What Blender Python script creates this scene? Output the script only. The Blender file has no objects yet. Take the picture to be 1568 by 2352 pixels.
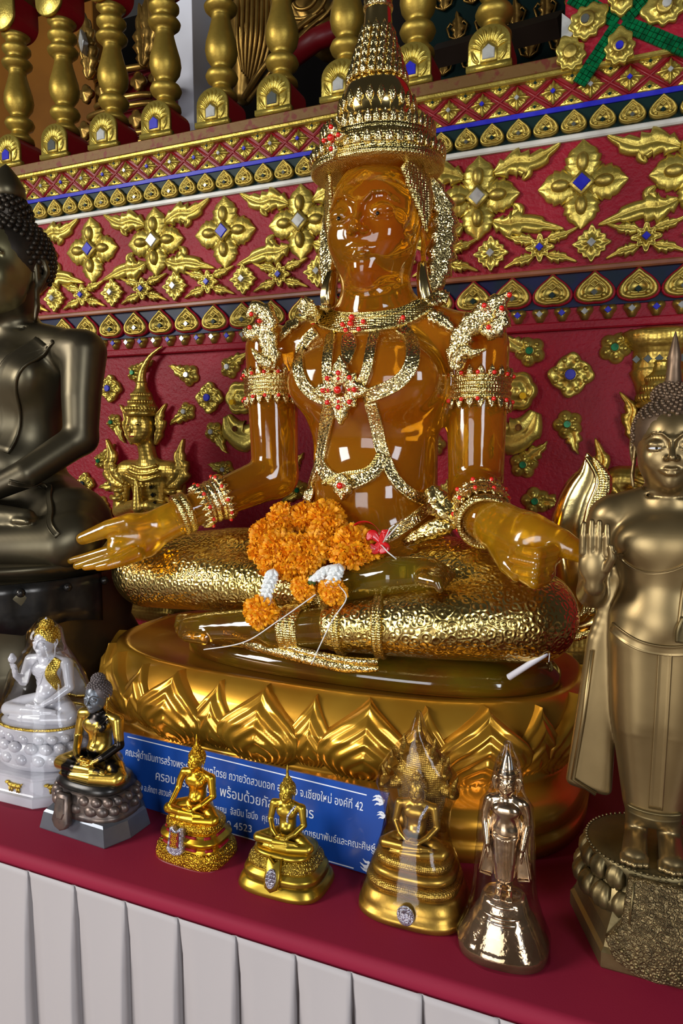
import bpy, bmesh, math, random
import numpy as np
from mathutils import Vector, Matrix, Quaternion
from mathutils.bvhtree import BVHTree
random.seed(7)
S = bpy.context.scene
COL = S.collection
PI = math.pi

# ---------------------------------------------------------------- camera
EYE = np.array([0.0, 0.0, 1.5])
YAW, PITCH, FPX = math.radians(22.6), math.radians(-5.75), 1600.0
cam_data = bpy.data.cameras.new('camera')
cam = bpy.data.objects.new('camera', cam_data)
COL.objects.link(cam)
cam.location = EYE
cam.rotation_euler = (PI / 2 + PITCH, 0, YAW)
cam_data.sensor_fit = 'VERTICAL'
cam_data.sensor_height = 36.0
cam_data.lens = FPX / 2352 * 36.0
cam_data.clip_start = 0.05
S.camera = cam

# ---------------------------------------------------------------- daylight
world = bpy.data.worlds.new('hall')
S.world = world
world.use_nodes = True
bg = world.node_tree.nodes['Background']
bg.inputs[0].default_value = (0.75, 0.72, 0.68, 1)
bg.inputs[1].default_value = 0.045

def area(name, loc, target, sx, sy, power, col):
    L = bpy.data.lights.new(name, 'AREA')
    L.shape = 'RECTANGLE'
    L.size, L.size_y, L.energy, L.color = sx, sy, power, col
    o = bpy.data.objects.new(name, L)
    COL.objects.link(o)
    o.location = loc
    d = Vector(target) - Vector(loc)
    o.rotation_euler = d.to_track_quat('-Z', 'Y').to_euler()
    return o

area('daylight_from_doorway', (-4.6, -2.6, 3.2), (-0.7, 1.5, 1.2), 1.5, 2.2, 250, (1.0, 0.98, 0.95))
area('daylight_from_window', (2.6, -2.4, 2.3), (-0.5, 1.6, 1.5), 1.0, 2.0, 90, (0.86, 0.92, 1.0))
area('daylight_from_entrance', (-1.2, -4.2, 1.3), (-0.6, 1.8, 1.2), 2.0, 2.4, 110, (0.92, 0.95, 1.0))
S.view_settings.view_transform = 'Standard'
S.view_settings.look = 'None'
S.view_settings.gamma = 1.0
S.view_settings.use_curve_mapping = False
S.view_settings.exposure = 0.0
S.cycles.max_bounces = 14
S.cycles.transmission_bounces = 10
S.cycles.transparent_max_bounces = 12
S.cycles.caustics_refractive = True
S.cycles.sample_clamp_indirect = 6.0

# ---------------------------------------------------------------- points in the place
FW = np.array([-math.sin(YAW) * math.cos(PITCH), math.cos(YAW) * math.cos(PITCH), math.sin(PITCH)])
RT = np.array([math.cos(YAW), math.sin(YAW), 0.0])
UP = np.cross(RT, FW)

def ray(u, v):
    return FW * FPX + RT * (u - 784.0) + UP * (1176.0 - v)

def at(u, v, y):            # the point at depth y seen at photo position u, v
    d = ray(u, v)
    return EYE + d * (y / d[1])

def atz(u, v, z):           # the point at height z seen at photo position u, v
    d = ray(u, v)
    return EYE + d * ((z - 1.5) / d[2])

def pxr(p, r):              # photo pixels to metres at point p
    return r * float((np.asarray(p) - EYE) @ FW) / FPX

# ---------------------------------------------------------------- materials
def nodes_of(m):
    m.use_nodes = True
    nt = m.node_tree
    return nt, nt.nodes['Principled BSDF']

def link(nt, a, ao, b, bi):
    nt.links.new(a.outputs[ao], b.inputs[bi])

MATS = {}
def mat(name, base, metal=0.0, rough=0.5, col2=None, cscale=8.0, cmix=(0.4, 0.7), bump=None, coat=0.0,
        trans=0.0, ior=1.45, sss=0.0, spec=None, tri=None):
    m = bpy.data.materials.new(name)
    nt, b = nodes_of(m)
    b.inputs['Base Color'].default_value = (*base, 1)
    b.inputs['Metallic'].default_value = metal
    b.inputs['Roughness'].default_value = rough
    b.inputs['IOR'].default_value = ior
    b.inputs['Coat Weight'].default_value = coat
    b.inputs['Coat Roughness'].default_value = 0.06
    b.inputs['Transmission Weight'].default_value = trans
    if sss:
        b.inputs['Subsurface Weight'].default_value = sss
        b.inputs['Subsurface Radius'].default_value = (0.04, 0.02, 0.008)
    if spec is not None:
        b.inputs['Specular IOR Level'].default_value = spec
    tc = nt.nodes.new('ShaderNodeTexCoord')
    if col2:
        n = nt.nodes.new('ShaderNodeTexNoise')
        n.inputs['Scale'].default_value = cscale
        n.inputs['Detail'].default_value = 6
        r = nt.nodes.new('ShaderNodeValToRGB')
        r.color_ramp.elements[0].position, r.color_ramp.elements[1].position = cmix
        r.color_ramp.elements[0].color = (*base, 1)
        r.color_ramp.elements[1].color = (*col2, 1)
        link(nt, tc, 'Object', n, 'Vector'); link(nt, n, 'Fac', r, 'Fac'); link(nt, r, 'Color', b, 'Base Color')
    if bump:
        kind, sc, st = bump[:3]
        dist = bump[3] if len(bump) > 3 else 0.002
        bp = nt.nodes.new('ShaderNodeBump')
        bp.inputs['Strength'].default_value = st
        bp.inputs['Distance'].default_value = dist
        if kind == 'noise':
            t = nt.nodes.new('ShaderNodeTexNoise'); t.inputs['Scale'].default_value = sc; t.inputs['Detail'].default_value = 4
            link(nt, tc, 'Object', t, 'Vector'); link(nt, t, 'Fac', bp, 'Height')
        elif kind == 'curl':        # embossed scrolls: rings round cell centres
            t = nt.nodes.new('ShaderNodeTexVoronoi'); t.inputs['Scale'].default_value = sc
            t.inputs['Randomness'].default_value = 0.95
            q = nt.nodes.new('ShaderNodeMath'); q.operation = 'MULTIPLY'; q.inputs[1].default_value = 13.0
            w = nt.nodes.new('ShaderNodeMath'); w.operation = 'SINE'
            link(nt, tc, 'Object', t, 'Vector'); link(nt, t, 'Distance', q, 0); link(nt, q, 0, w, 0); link(nt, w, 0, bp, 'Height')
        elif kind == 'bead':
            t = nt.nodes.new('ShaderNodeTexVoronoi'); t.inputs['Scale'].default_value = sc; t.inputs['Randomness'].default_value = 0.25
            q = nt.nodes.new('ShaderNodeMath'); q.operation = 'SUBTRACT'; q.inputs[0].default_value = 1.0
            link(nt, tc, 'Object', t, 'Vector'); link(nt, t, 'Distance', q, 1); link(nt, q, 0, bp, 'Height')
        elif kind == 'crumple':     # creased foil
            t = nt.nodes.new('ShaderNodeTexVoronoi'); t.inputs['Scale'].default_value = sc; t.feature = 'DISTANCE_TO_EDGE'
            link(nt, tc, 'Object', t, 'Vector'); link(nt, t, 'Distance', bp, 'Height')
        link(nt, bp, 'Normal', b, 'Normal')
    MATS[name] = m
    return m

GOLDPAINT = mat('gold_paint', (0.47, 0.345, 0.075), 0.85, 0.42, (0.33, 0.22, 0.04), 30, (0.45, 0.75), ('noise', 160, 0.35))
GOLDLEAF = mat('wall_gold_leaf', (0.58, 0.45, 0.095), 0.8, 0.36, (0.42, 0.30, 0.05), 18, (0.4, 0.7), ('noise', 120, 0.5))
BALUSTER = mat('baluster_gold', (0.40, 0.27, 0.045), 0.8, 0.44, (0.28, 0.18, 0.03), 9, (0.4, 0.7), ('noise', 60, 0.35))
CHROME = mat('plated_gold_scrolls', (0.80, 0.62, 0.23), 1.0, 0.22, (0.66, 0.46, 0.12), 7, (0.35, 0.65), ('curl', 62, 0.24, 0.004))
PLATE = mat('plated_gold_crumpled', (0.86, 0.68, 0.30), 1.0, 0.16, None, 5, (0, 1), ('crumple', 170, 0.7, 0.003))
PLATEB = mat('plated_gold_beaded', (0.80, 0.62, 0.22), 1.0, 0.2, None, 5, (0, 1), ('bead', 190, 0.8, 0.003))
PLATES = mat('plated_gold_smooth', (0.78, 0.62, 0.28), 1.0, 0.16, (0.6, 0.42, 0.14), 5, (0.3, 0.7), ('noise', 25, 0.25))
LOTUSG = mat('lotus_gold', (0.72, 0.37, 0.036), 0.75, 0.28, (0.60, 0.27, 0.02), 6, (0.35, 0.7), ('noise', 18, 0.12), coat=0.4)
AMBER = mat('amber_resin', (0.74, 0.335, 0.014), 0.0, 0.05, (0.52, 0.185, 0.005), 6, (0.35, 0.7), ('noise', 7, 0.12, 0.01), coat=0.5, trans=0.78, ior=1.30)
AMBERH = mat('cloudy_amber_resin', (0.84, 0.46, 0.012), 0.0, 0.16, (0.62, 0.28, 0.008), 14, (0.35, 0.65), ('noise', 10, 0.1, 0.01), coat=0.4, trans=0.72, ior=1.45)
AMBERD = mat('dark_amber_resin', (0.30, 0.12, 0.014), 0.0, 0.05, (0.34, 0.24, 0.012), 9, (0.4, 0.65), ('noise', 7, 0.1, 0.01), coat=0.4, trans=0.75, ior=1.45)
RED = mat('red_plaster', (0.29, 0.004, 0.018), 0.0, 0.5, (0.21, 0.003, 0.010), 6, (0.3, 0.7), ('noise', 90, 0.6, 0.005), spec=0.3)
REDD = mat('dark_red_paint', (0.20, 0.004, 0.008), 0.0, 0.4, None, 5, (0, 1), ('noise', 60, 0.3))
BROWN = mat('brown_gold_paint', (0.13, 0.062, 0.012), 0.3, 0.5, (0.12, 0.02, 0.008), 40, (0.52, 0.62), ('noise', 60, 0.2))
NAVY = mat('navy_glass', (0.006, 0.008, 0.045), 0.0, 0.4, (0.004, 0.012, 0.025), 12, (0.4, 0.6), None, spec=0.2)
DKGREEN = mat('dark_green_glass', (0.004, 0.018, 0.016), 0.0, 0.4, None, 5, (0, 1), None, spec=0.2)
BLUE = mat('blue_glass', (0.02, 0.02, 0.36), 0.0, 0.3, (0.03, 0.03, 0.42), 30, (0.4, 0.6), None, spec=0.25)
WHITEG = mat('mirror_glass', (0.62, 0.62, 0.58), 0.35, 0.12, (0.45, 0.45, 0.42), 30, (0.4, 0.6), None, coat=0.8)
GREENG = mat('green_glass', (0.003, 0.15, 0.045), 0.2, 0.25, (0.002, 0.06, 0.02), 60, (0.35, 0.65), None, spec=0.2)
GREYG = mat('grey_mirror', (0.16, 0.17, 0.15), 0.5, 0.12, None, 5, (0, 1), None, coat=0.5)
WHITET = mat('white_tile', (0.62, 0.60, 0.54), 0.0, 0.35, (0.45, 0.43, 0.38), 12)
TERRA = mat('orange_brown_tile', (0.26, 0.085, 0.03), 0.0, 0.4, (0.15, 0.04, 0.02), 10)
RUBY = mat('red_crystal', (0.75, 0.012, 0.006), 0.0, 0.06, None, 5, (0, 1), None, coat=1.0)
BLACKEYE = mat('black_paint', (0.004, 0.004, 0.004), 0.0, 0.1)
WHITEEYE = mat('white_enamel', (0.75, 0.75, 0.78), 0.0, 0.2)
BRONZE = mat('dark_bronze', (0.125, 0.103, 0.06), 0.88, 0.38, (0.075, 0.06, 0.038), 5, (0.35, 0.7), ('noise', 10, 0.1))
BRONZEH = mat('dark_bronze_curls', (0.055, 0.042, 0.03), 0.7, 0.42, (0.03, 0.024, 0.018), 14, (0.4, 0.7), ('noise', 60, 0.2))
BRONZEF = mat('polished_bronze_face', (0.30, 0.26, 0.13), 0.9, 0.34, (0.14, 0.115, 0.055), 5, (0.35, 0.7))
BRASS = mat('brushed_brass', (0.33, 0.235, 0.105), 0.9, 0.36, (0.23, 0.16, 0.07), 7, (0.35, 0.7), ('noise', 30, 0.08))
BRASSB = mat('aged_brass', (0.24, 0.175, 0.075), 0.85, 0.42, (0.13, 0.10, 0.045), 14, (0.35, 0.7), ('noise', 60, 0.25))
BRASSH = mat('brown_brass_curls', (0.20, 0.13, 0.08), 0.75, 0.45, (0.12, 0.08, 0.05), 20, (0.4, 0.7))
BLACKIRON = mat('blackened_metal', (0.030, 0.028, 0.026), 0.7, 0.28, (0.05, 0.045, 0.04), 25, (0.4, 0.6), ('noise', 50, 0.15))
CURLGREY = mat('grey_brown_curls', (0.16, 0.13, 0.125), 0.35, 0.5, (0.10, 0.08, 0.075), 50)
PINKGREY = mat('copper_grey_metal', (0.20, 0.145, 0.115), 0.6, 0.38, (0.09, 0.075, 0.07), 45, (0.4, 0.65), ('noise', 120, 0.3, 0.001))
STEEL = mat('grey_metal', (0.17, 0.185, 0.205), 0.55, 0.36, (0.12, 0.13, 0.15), 12)
LEAFED = mat('flaking_gold_leaf', (0.62, 0.40, 0.07), 0.95, 0.26, (0.03, 0.025, 0.022), 16, (0.52, 0.56), ('noise', 60, 0.12))
GOLDA = mat('bright_gold_plate', (0.74, 0.42, 0.028), 0.95, 0.27, (0.6, 0.30, 0.018), 25, (0.4, 0.7), ('noise', 60, 0.06))
GOLDAC = mat('bright_gold_carving', (0.74, 0.43, 0.03), 0.95, 0.3, (0.45, 0.22, 0.015), 80, (0.45, 0.7), ('curl', 160, 0.7, 0.0015))
GOLDB = mat('olive_gold_plate', (0.55, 0.37, 0.042), 0.92, 0.3, (0.38, 0.24, 0.03), 25, (0.4, 0.7), ('noise', 60, 0.06))
GOLDBC = mat('olive_gold_carving', (0.55, 0.37, 0.05), 0.9, 0.32, (0.30, 0.19, 0.03), 60, (0.45, 0.7), ('curl', 170, 0.7, 0.0015))
GOLDN = mat('antique_gold', (0.46, 0.27, 0.045), 0.9, 0.34, (0.33, 0.18, 0.03), 30, (0.4, 0.7), ('noise', 80, 0.15))
GOLDNC = mat('antique_gold_carving', (0.46, 0.28, 0.05), 0.9, 0.34, (0.28, 0.15, 0.03), 60, (0.45, 0.7), ('bead', 300, 0.7, 0.0015))
COPPERG = mat('coppery_plated_resin', (0.74, 0.58, 0.40), 1.0, 0.17, (0.46, 0.31, 0.17), 14, (0.35, 0.65), ('noise', 22, 0.3, 0.006))
DIAM = mat('rhinestones', (0.80, 0.80, 0.88), 0.85, 0.12, (0.35, 0.33, 0.42), 300, (0.4, 0.6), ('bead', 520, 1.0, 0.002))
PORCELAIN = mat('white_porcelain', (0.60, 0.585, 0.61), 0.0, 0.2, (0.50, 0.48, 0.52), 14, (0.35, 0.7), ('noise', 30, 0.05), coat=0.5, sss=0.0)
PORCGOLD = mat('gilded_curls', (0.62, 0.42, 0.07), 0.95, 0.28, None, 5, (0, 1), ('bead', 260, 0.9, 0.002))
CLOTHRED = mat('crimson_tablecloth', (0.27, 0.003, 0.028), 0.0, 0.75, (0.23, 0.002, 0.024), 3, (0.3, 0.7), ('noise', 400, 0.12, 0.001))
SKIRT = mat('beige_satin', (0.43, 0.39, 0.385), 0.0, 0.55, (0.44, 0.40, 0.395), 2, (0.3, 0.7), ('noise', 350, 0.06, 0.001))
SIGNBLUE = mat('blue_acrylic_board', (0.010, 0.070, 0.36), 0.0, 0.3, (0.009, 0.06, 0.32), 4, (0.3, 0.7), None, coat=0.2)
WHITEINK = mat('white_lettering', (0.85, 0.87, 0.92), 0.0, 0.5)
MARI = mat('marigold_petals', (0.95, 0.34, 0.004), 0.0, 0.55, (1.0, 0.48, 0.01), 30, (0.35, 0.7), None, sss=0.35)
JAS = mat('jasmine_white', (0.82, 0.84, 0.82), 0.0, 0.5)
SEPAL = mat('green_sepal', (0.05, 0.12, 0.03), 0.0, 0.5)
RIBBON = mat('red_ribbon', (0.62, 0.012, 0.014), 0.0, 0.3, None, 5, (0, 1), None, coat=0.3)
THREAD = mat('white_thread', (0.75, 0.73, 0.70), 0.0, 0.6)
WAX = mat('white_candle_wax', (0.72, 0.71, 0.78), 0.0, 0.35)
WOODD = mat('dark_stained_timber', (0.02, 0.012, 0.008), 0.0, 0.35)
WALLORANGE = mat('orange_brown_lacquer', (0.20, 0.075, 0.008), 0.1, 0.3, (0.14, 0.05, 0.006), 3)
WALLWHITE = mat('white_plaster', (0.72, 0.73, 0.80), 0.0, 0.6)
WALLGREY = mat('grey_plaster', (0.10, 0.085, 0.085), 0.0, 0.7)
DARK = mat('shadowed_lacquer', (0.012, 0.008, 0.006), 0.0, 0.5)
TILE = mat('pale_floor_tile', (0.30, 0.22, 0.16), 0.0, 0.3)
TIMBER = mat('table_timber', (0.25, 0.13, 0.06), 0.0, 0.5)
ROBEGOLD = mat('gilded_robe', (0.42, 0.25, 0.06), 0.85, 0.34, (0.25, 0.14, 0.03), 14, (0.4, 0.7), ('noise', 60, 0.3))

def clear_wrap(name, tint=(1, 1, 1)):
    m = bpy.data.materials.new(name)
    m.use_nodes = True
    nt = m.node_tree
    nt.nodes.clear()
    out = nt.nodes.new('ShaderNodeOutputMaterial')
    mix = nt.nodes.new('ShaderNodeMixShader')
    tr = nt.nodes.new('ShaderNodeBsdfTransparent'); tr.inputs[0].default_value = (*tint, 1)
    gl = nt.nodes.new('ShaderNodeBsdfGlossy'); gl.inputs['Roughness'].default_value = 0.08
    fr = nt.nodes.new('ShaderNodeFresnel'); fr.inputs['IOR'].default_value = 1.5
    ad = nt.nodes.new('ShaderNodeMath'); ad.operation = 'MULTIPLY'; ad.inputs[1].default_value = 0.55; ad.use_clamp = True
    no = nt.nodes.new('ShaderNodeTexNoise'); no.inputs['Scale'].default_value = 38; no.inputs['Detail'].default_value = 2
    tc = nt.nodes.new('ShaderNodeTexCoord')
    bp = nt.nodes.new('ShaderNodeBump'); bp.inputs['Strength'].default_value = 0.3; bp.inputs['Distance'].default_value = 0.003
    link(nt, tc, 'Object', no, 'Vector'); link(nt, no, 'Fac', bp, 'Height'); link(nt, bp, 'Normal', gl, 'Normal')
    link(nt, fr, 0, ad, 0); link(nt, ad, 0, mix, 0); link(nt, tr, 0, mix, 1); link(nt, gl, 0, mix, 2)
    link(nt, mix, 0, out, 'Surface')
    return m
COPPERB = mat('coppery_clear_base', (0.56, 0.38, 0.22), 0.55, 0.10, (0.32, 0.19, 0.09), 16, (0.35, 0.65), ('noise', 26, 0.5, 0.006), coat=0.3, trans=0.75, ior=1.35)
WRAP = clear_wrap('clear_plastic_film')

# ---------------------------------------------------------------- objects and tags
def tag(o, label=None, cat=None, group=None, kind=None):
    if label: o['label'] = label
    if cat: o['category'] = cat
    if group: o['group'] = group
    if kind: o['kind'] = kind
    return o

def empty(name, loc, label, cat, group=None):
    o = bpy.data.objects.new(name, None)
    COL.objects.link(o)
    o.location = loc
    o.empty_display_size = 0.02
    return tag(o, label, cat, group)

def copy_tree(o, parent=None):
    c = o.copy(); COL.objects.link(c)
    if parent is not None: c.parent = parent
    for ch in list(o.children): copy_tree(ch, c)
    return c

class MB:
    """collects shapes; build() links them as one mesh object"""
    def __init__(s): s.v, s.f, s.n = [], [], 0
    def add(s, v, f):
        v = np.asarray(v, float).reshape(-1, 3)
        s.f.extend([tuple(i + s.n for i in q) for q in f]); s.v.append(v); s.n += len(v)
        return s
    def build(s, name, m, parent=None, smooth=True, origin=None, auto=None):
        v = np.concatenate(s.v) if s.v else np.zeros((0, 3))
        o0 = np.zeros(3)
        if parent is not None: o0 = np.array(parent_origin(parent))
        elif origin is not None: o0 = np.asarray(origin, float)
        me = bpy.data.meshes.new(name)
        me.from_pydata((v - o0).tolist(), [], s.f)
        me.materials.append(m)
        me.update()
        bm = bmesh.new(); bm.from_mesh(me); bmesh.ops.recalc_face_normals(bm, faces=bm.faces); bm.to_mesh(me); bm.free()
        if smooth: me.polygons.foreach_set('use_smooth', [True] * len(me.polygons))
        if auto is not None:
            try: me.set_sharp_from_angle(angle=math.radians(auto))
            except Exception: pass
        o = bpy.data.objects.new(name, me)
        COL.objects.link(o)
        if parent is not None: o.parent = parent
        else: o.location = o0
        return o

def parent_origin(p):
    v = Vector((0, 0, 0))
    while p is not None:
        v = v + p.location; p = p.parent
    return v

def box(x0, x1, y0, y1, z0, z1):
    v = [(x, y, z) for z in (z0, z1) for y in (y0, y1) for x in (x0, x1)]
    return v, [(0, 1, 3, 2), (4, 6, 7, 5), (0, 4, 5, 1), (2, 3, 7, 6), (0, 2, 6, 4), (1, 5, 7, 3)]

def bbox(x0, x1, y0, y1, z0, z1, b):   # box with chamfered vertical and horizontal edges
    def ring(z, i):
        return [(x0 + i + b, y0 + i, z), (x1 - i - b, y0 + i, z), (x1 - i, y0 + i + b, z), (x1 - i, y1 - i - b, z),
                (x1 - i - b, y1 - i, z), (x0 + i + b, y1 - i, z), (x0 + i, y1 - i - b, z), (x0 + i, y0 + i + b, z)]
    rs = [ring(z0, b), ring(z0 + b, 0), ring(z1 - b, 0), ring(z1, b)]
    v = [p for r in rs for p in r]
    f = [tuple(range(7, -1, -1)), tuple(range(24, 32))]
    for k in range(3):
        for i in range(8):
            j = (i + 1) % 8
            f.append((k * 8 + i, k * 8 + j, k * 8 + 8 + j, k * 8 + 8 + i))
    return v, f

def loft(rings, cap=True, closed=True):
    n = len(rings[0]); v = [p for r in rings for p in r]; f = []
    for k in range(len(rings) - 1):
        for i in range(n if closed else n - 1):
            j = (i + 1) % n
            f.append((k * n + i, k * n + j, (k + 1) * n + j, (k + 1) * n + i))
    if cap and closed:
        f.append(tuple(range(n - 1, -1, -1))); f.append(tuple((len(rings) - 1) * n + i for i in range(n)))
    return v, f

def sring(cx, cy, z, a, b, e=2.0, n=48, rot=0.0):      # superellipse ring
    out = []
    for i in range(n):
        t = 2 * PI * i / n
        c, s = math.cos(t), math.sin(t)
        x = a * math.copysign(abs(c) ** (2 / e), c); y = b * math.copysign(abs(s) ** (2 / e), s)
        out.append((cx + x * math.cos(rot) - y * math.sin(rot), cy + x * math.sin(rot) + y * math.cos(rot), z))
    return out

def lathe(cx, cy, prof, n=32, e=2.0, ry=1.0):
    return loft([sring(cx, cy, z, r, r * ry, e, n) for r, z in prof])

def frame_from(t, ref=(0, 0, 1)):
    t = np.asarray(t, float); t /= np.linalg.norm(t) + 1e-12
    r = np.asarray(ref, float)
    if abs(t @ r) > 0.95: r = np.array([0, 1.0, 0])
    a = np.cross(r, t); a /= np.linalg.norm(a)
    return a, np.cross(t, a)

def tube(pts, rad, n=8, cap=True):
    pts = [np.asarray(p, float) for p in pts]
    if np.isscalar(rad): rad = [rad] * len(pts)
    rings, a0 = [], None
    for i, p in enumerate(pts):
        t = pts[min(i + 1, len(pts) - 1)] - pts[max(i - 1, 0)]
        t = t / (np.linalg.norm(t) + 1e-12)
        if a0 is None: a, b = frame_from(t)
        else:
            a = a0 - t * (a0 @ t); a /= np.linalg.norm(a) + 1e-12; b = np.cross(t, a)
        a0 = a
        rings.append([p + rad[i] * (a * math.cos(2 * PI * k / n) + b * math.sin(2 * PI * k / n)) for k in range(n)])
    return loft(rings, cap)

def ball(c, r, nu=12, nv=8):
    r = np.ones(3) * r if np.isscalar(r) else np.asarray(r, float)
    c = np.asarray(c, float); v = [c + r * (0, 0, -1)]; f = []
    for j in range(1, nv):
        ph = -PI / 2 + PI * j / nv
        for i in range(nu):
            t = 2 * PI * i / nu
            v.append(c + r * np.array([math.cos(ph) * math.cos(t), math.cos(ph) * math.sin(t), math.sin(ph)]))
    v.append(c + r * (0, 0, 1)); L = len(v) - 1
    for i in range(nu):
        k = (i + 1) % nu
        f.append((0, 1 + k, 1 + i)); f.append((L, L - nu + i, L - nu + k))
        for j in range(nv - 2):
            o = 1 + j * nu
            f.append((o + i, o + k, o + nu + k, o + nu + i))
    return v, f

def spline(pts, n):
    pts = np.asarray(pts, float); m = len(pts); out = []
    for i in range(n):
        t = i / (n - 1) * (m - 1); k = min(int(t), m - 2); u = t - k
        p0, p1, p2, p3 = pts[max(k - 1, 0)], pts[k], pts[k + 1], pts[min(k + 2, m - 1)]
        out.append(0.5 * (2 * p1 + (p2 - p0) * u + (2 * p0 - 5 * p1 + 4 * p2 - p3) * u * u + (3 * p1 - p0 - 3 * p2 + p3) * u ** 3))
    return np.array(out)

# ---- reliefs that stand on a plane: local (a, b) in the plane, h out of it
class Plane:
    def __init__(s, o, ax=(1, 0, 0), bx=(0, 0, 1), nx=(0, -1, 0)):
        s.o, s.ax, s.bx, s.nx = (np.asarray(q, float) for q in (o, ax, bx, nx))
    def p(s, a, b, h): return s.o + s.ax * a + s.bx * b + s.nx * h
    def turned(s, ang, a=0, b=0, h=0):
        c, q = math.cos(ang), math.sin(ang)
        return Plane(s.p(a, b, h), s.ax * c + s.bx * q, s.bx * c - s.ax * q, s.nx)

def radial(pl, rfun, hfun, n=64, m=8, back=-0.004):
    """rosette: outline rfun(angle), height hfun(t, angle), t from 0 centre to 1 rim"""
    v = [pl.p(0, 0, hfun(0, 0))]; f = []
    for j in range(1, m + 1):
        t = j / m
        for i in range(n):
            th = 2 * PI * i / n; r = rfun(th) * t
            v.append(pl.p(r * math.cos(th), r * math.sin(th), hfun(t, th)))
    for i in range(n):
        th = 2 * PI * i / n; r = rfun(th)
        v.append(pl.p(r * math.cos(th), r * math.sin(th), back))
    for i in range(n):
        k = (i + 1) % n
        f.append((0, 1 + i, 1 + k))
        for j in range(m):
            o = 1 + j * n
            f.append((o + i, o + n + i, o + n + k, o + k))
    f.append(tuple(1 + m * n + i for i in range(n - 1, -1, -1)))
    return v, f

def leaf(pl, pts, wid, h=0.012, n=26, serr=0.0, teeth=5, back=-0.004, asym=0.0, vein=0.35):
    """flame-shaped leaf along pts (a, b); wid = widths along it"""
    c = spline(pts, n); w = spline([(q, 0) for q in wid], n)[:, 0]
    rings = []
    for i in range(n):
        t = c[min(i + 1, n - 1)] - c[max(i - 1, 0)]; t = t / (np.linalg.norm(t) + 1e-12); nn = np.array([-t[1], t[0]])
        ph = (i / (n - 1) * teeth) % 1.0
        wl = max(w[i], 1e-4) * (1 + serr * (ph - 0.5) * 2); wr = max(w[i], 1e-4) * (1 + serr * (ph - 0.5) * 2 - asym)
        row = []
        for s, hh in ((-1, back), (-1, h * 0.45), (-0.72, h * 0.85), (-0.3, h), (-0.08, h * (1 - vein)), (0.08, h * (1 - vein)), (0.3, h), (0.72, h * 0.85), (1, h * 0.45), (1, back)):
            q = c[i] + nn * s * (wl if s < 0 else wr)
            row.append(pl.p(q[0], q[1], hh if hh == back else hh * (0.55 + 0.45 * math.sin(PI * min(1, i / (n - 1) * 0.9 + 0.1)))))
        rings.append(row)
    return loft(rings)

def prism(pl, outline, h0, h1, bev=0.0):
    o = np.asarray(outline, float); c = o.mean(0)
    if bev:
        d = np.linalg.norm(o - c, axis=1, keepdims=True); i = o - (o - c) / d * bev
        return loft([[pl.p(a, b, h0) for a, b in o], [pl.p(a, b, h1 - bev) for a, b in o], [pl.p(a, b, h1) for a, b in i]])
    return loft([[pl.p(a, b, h0) for a, b in o], [pl.p(a, b, h1) for a, b in o]])

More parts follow.
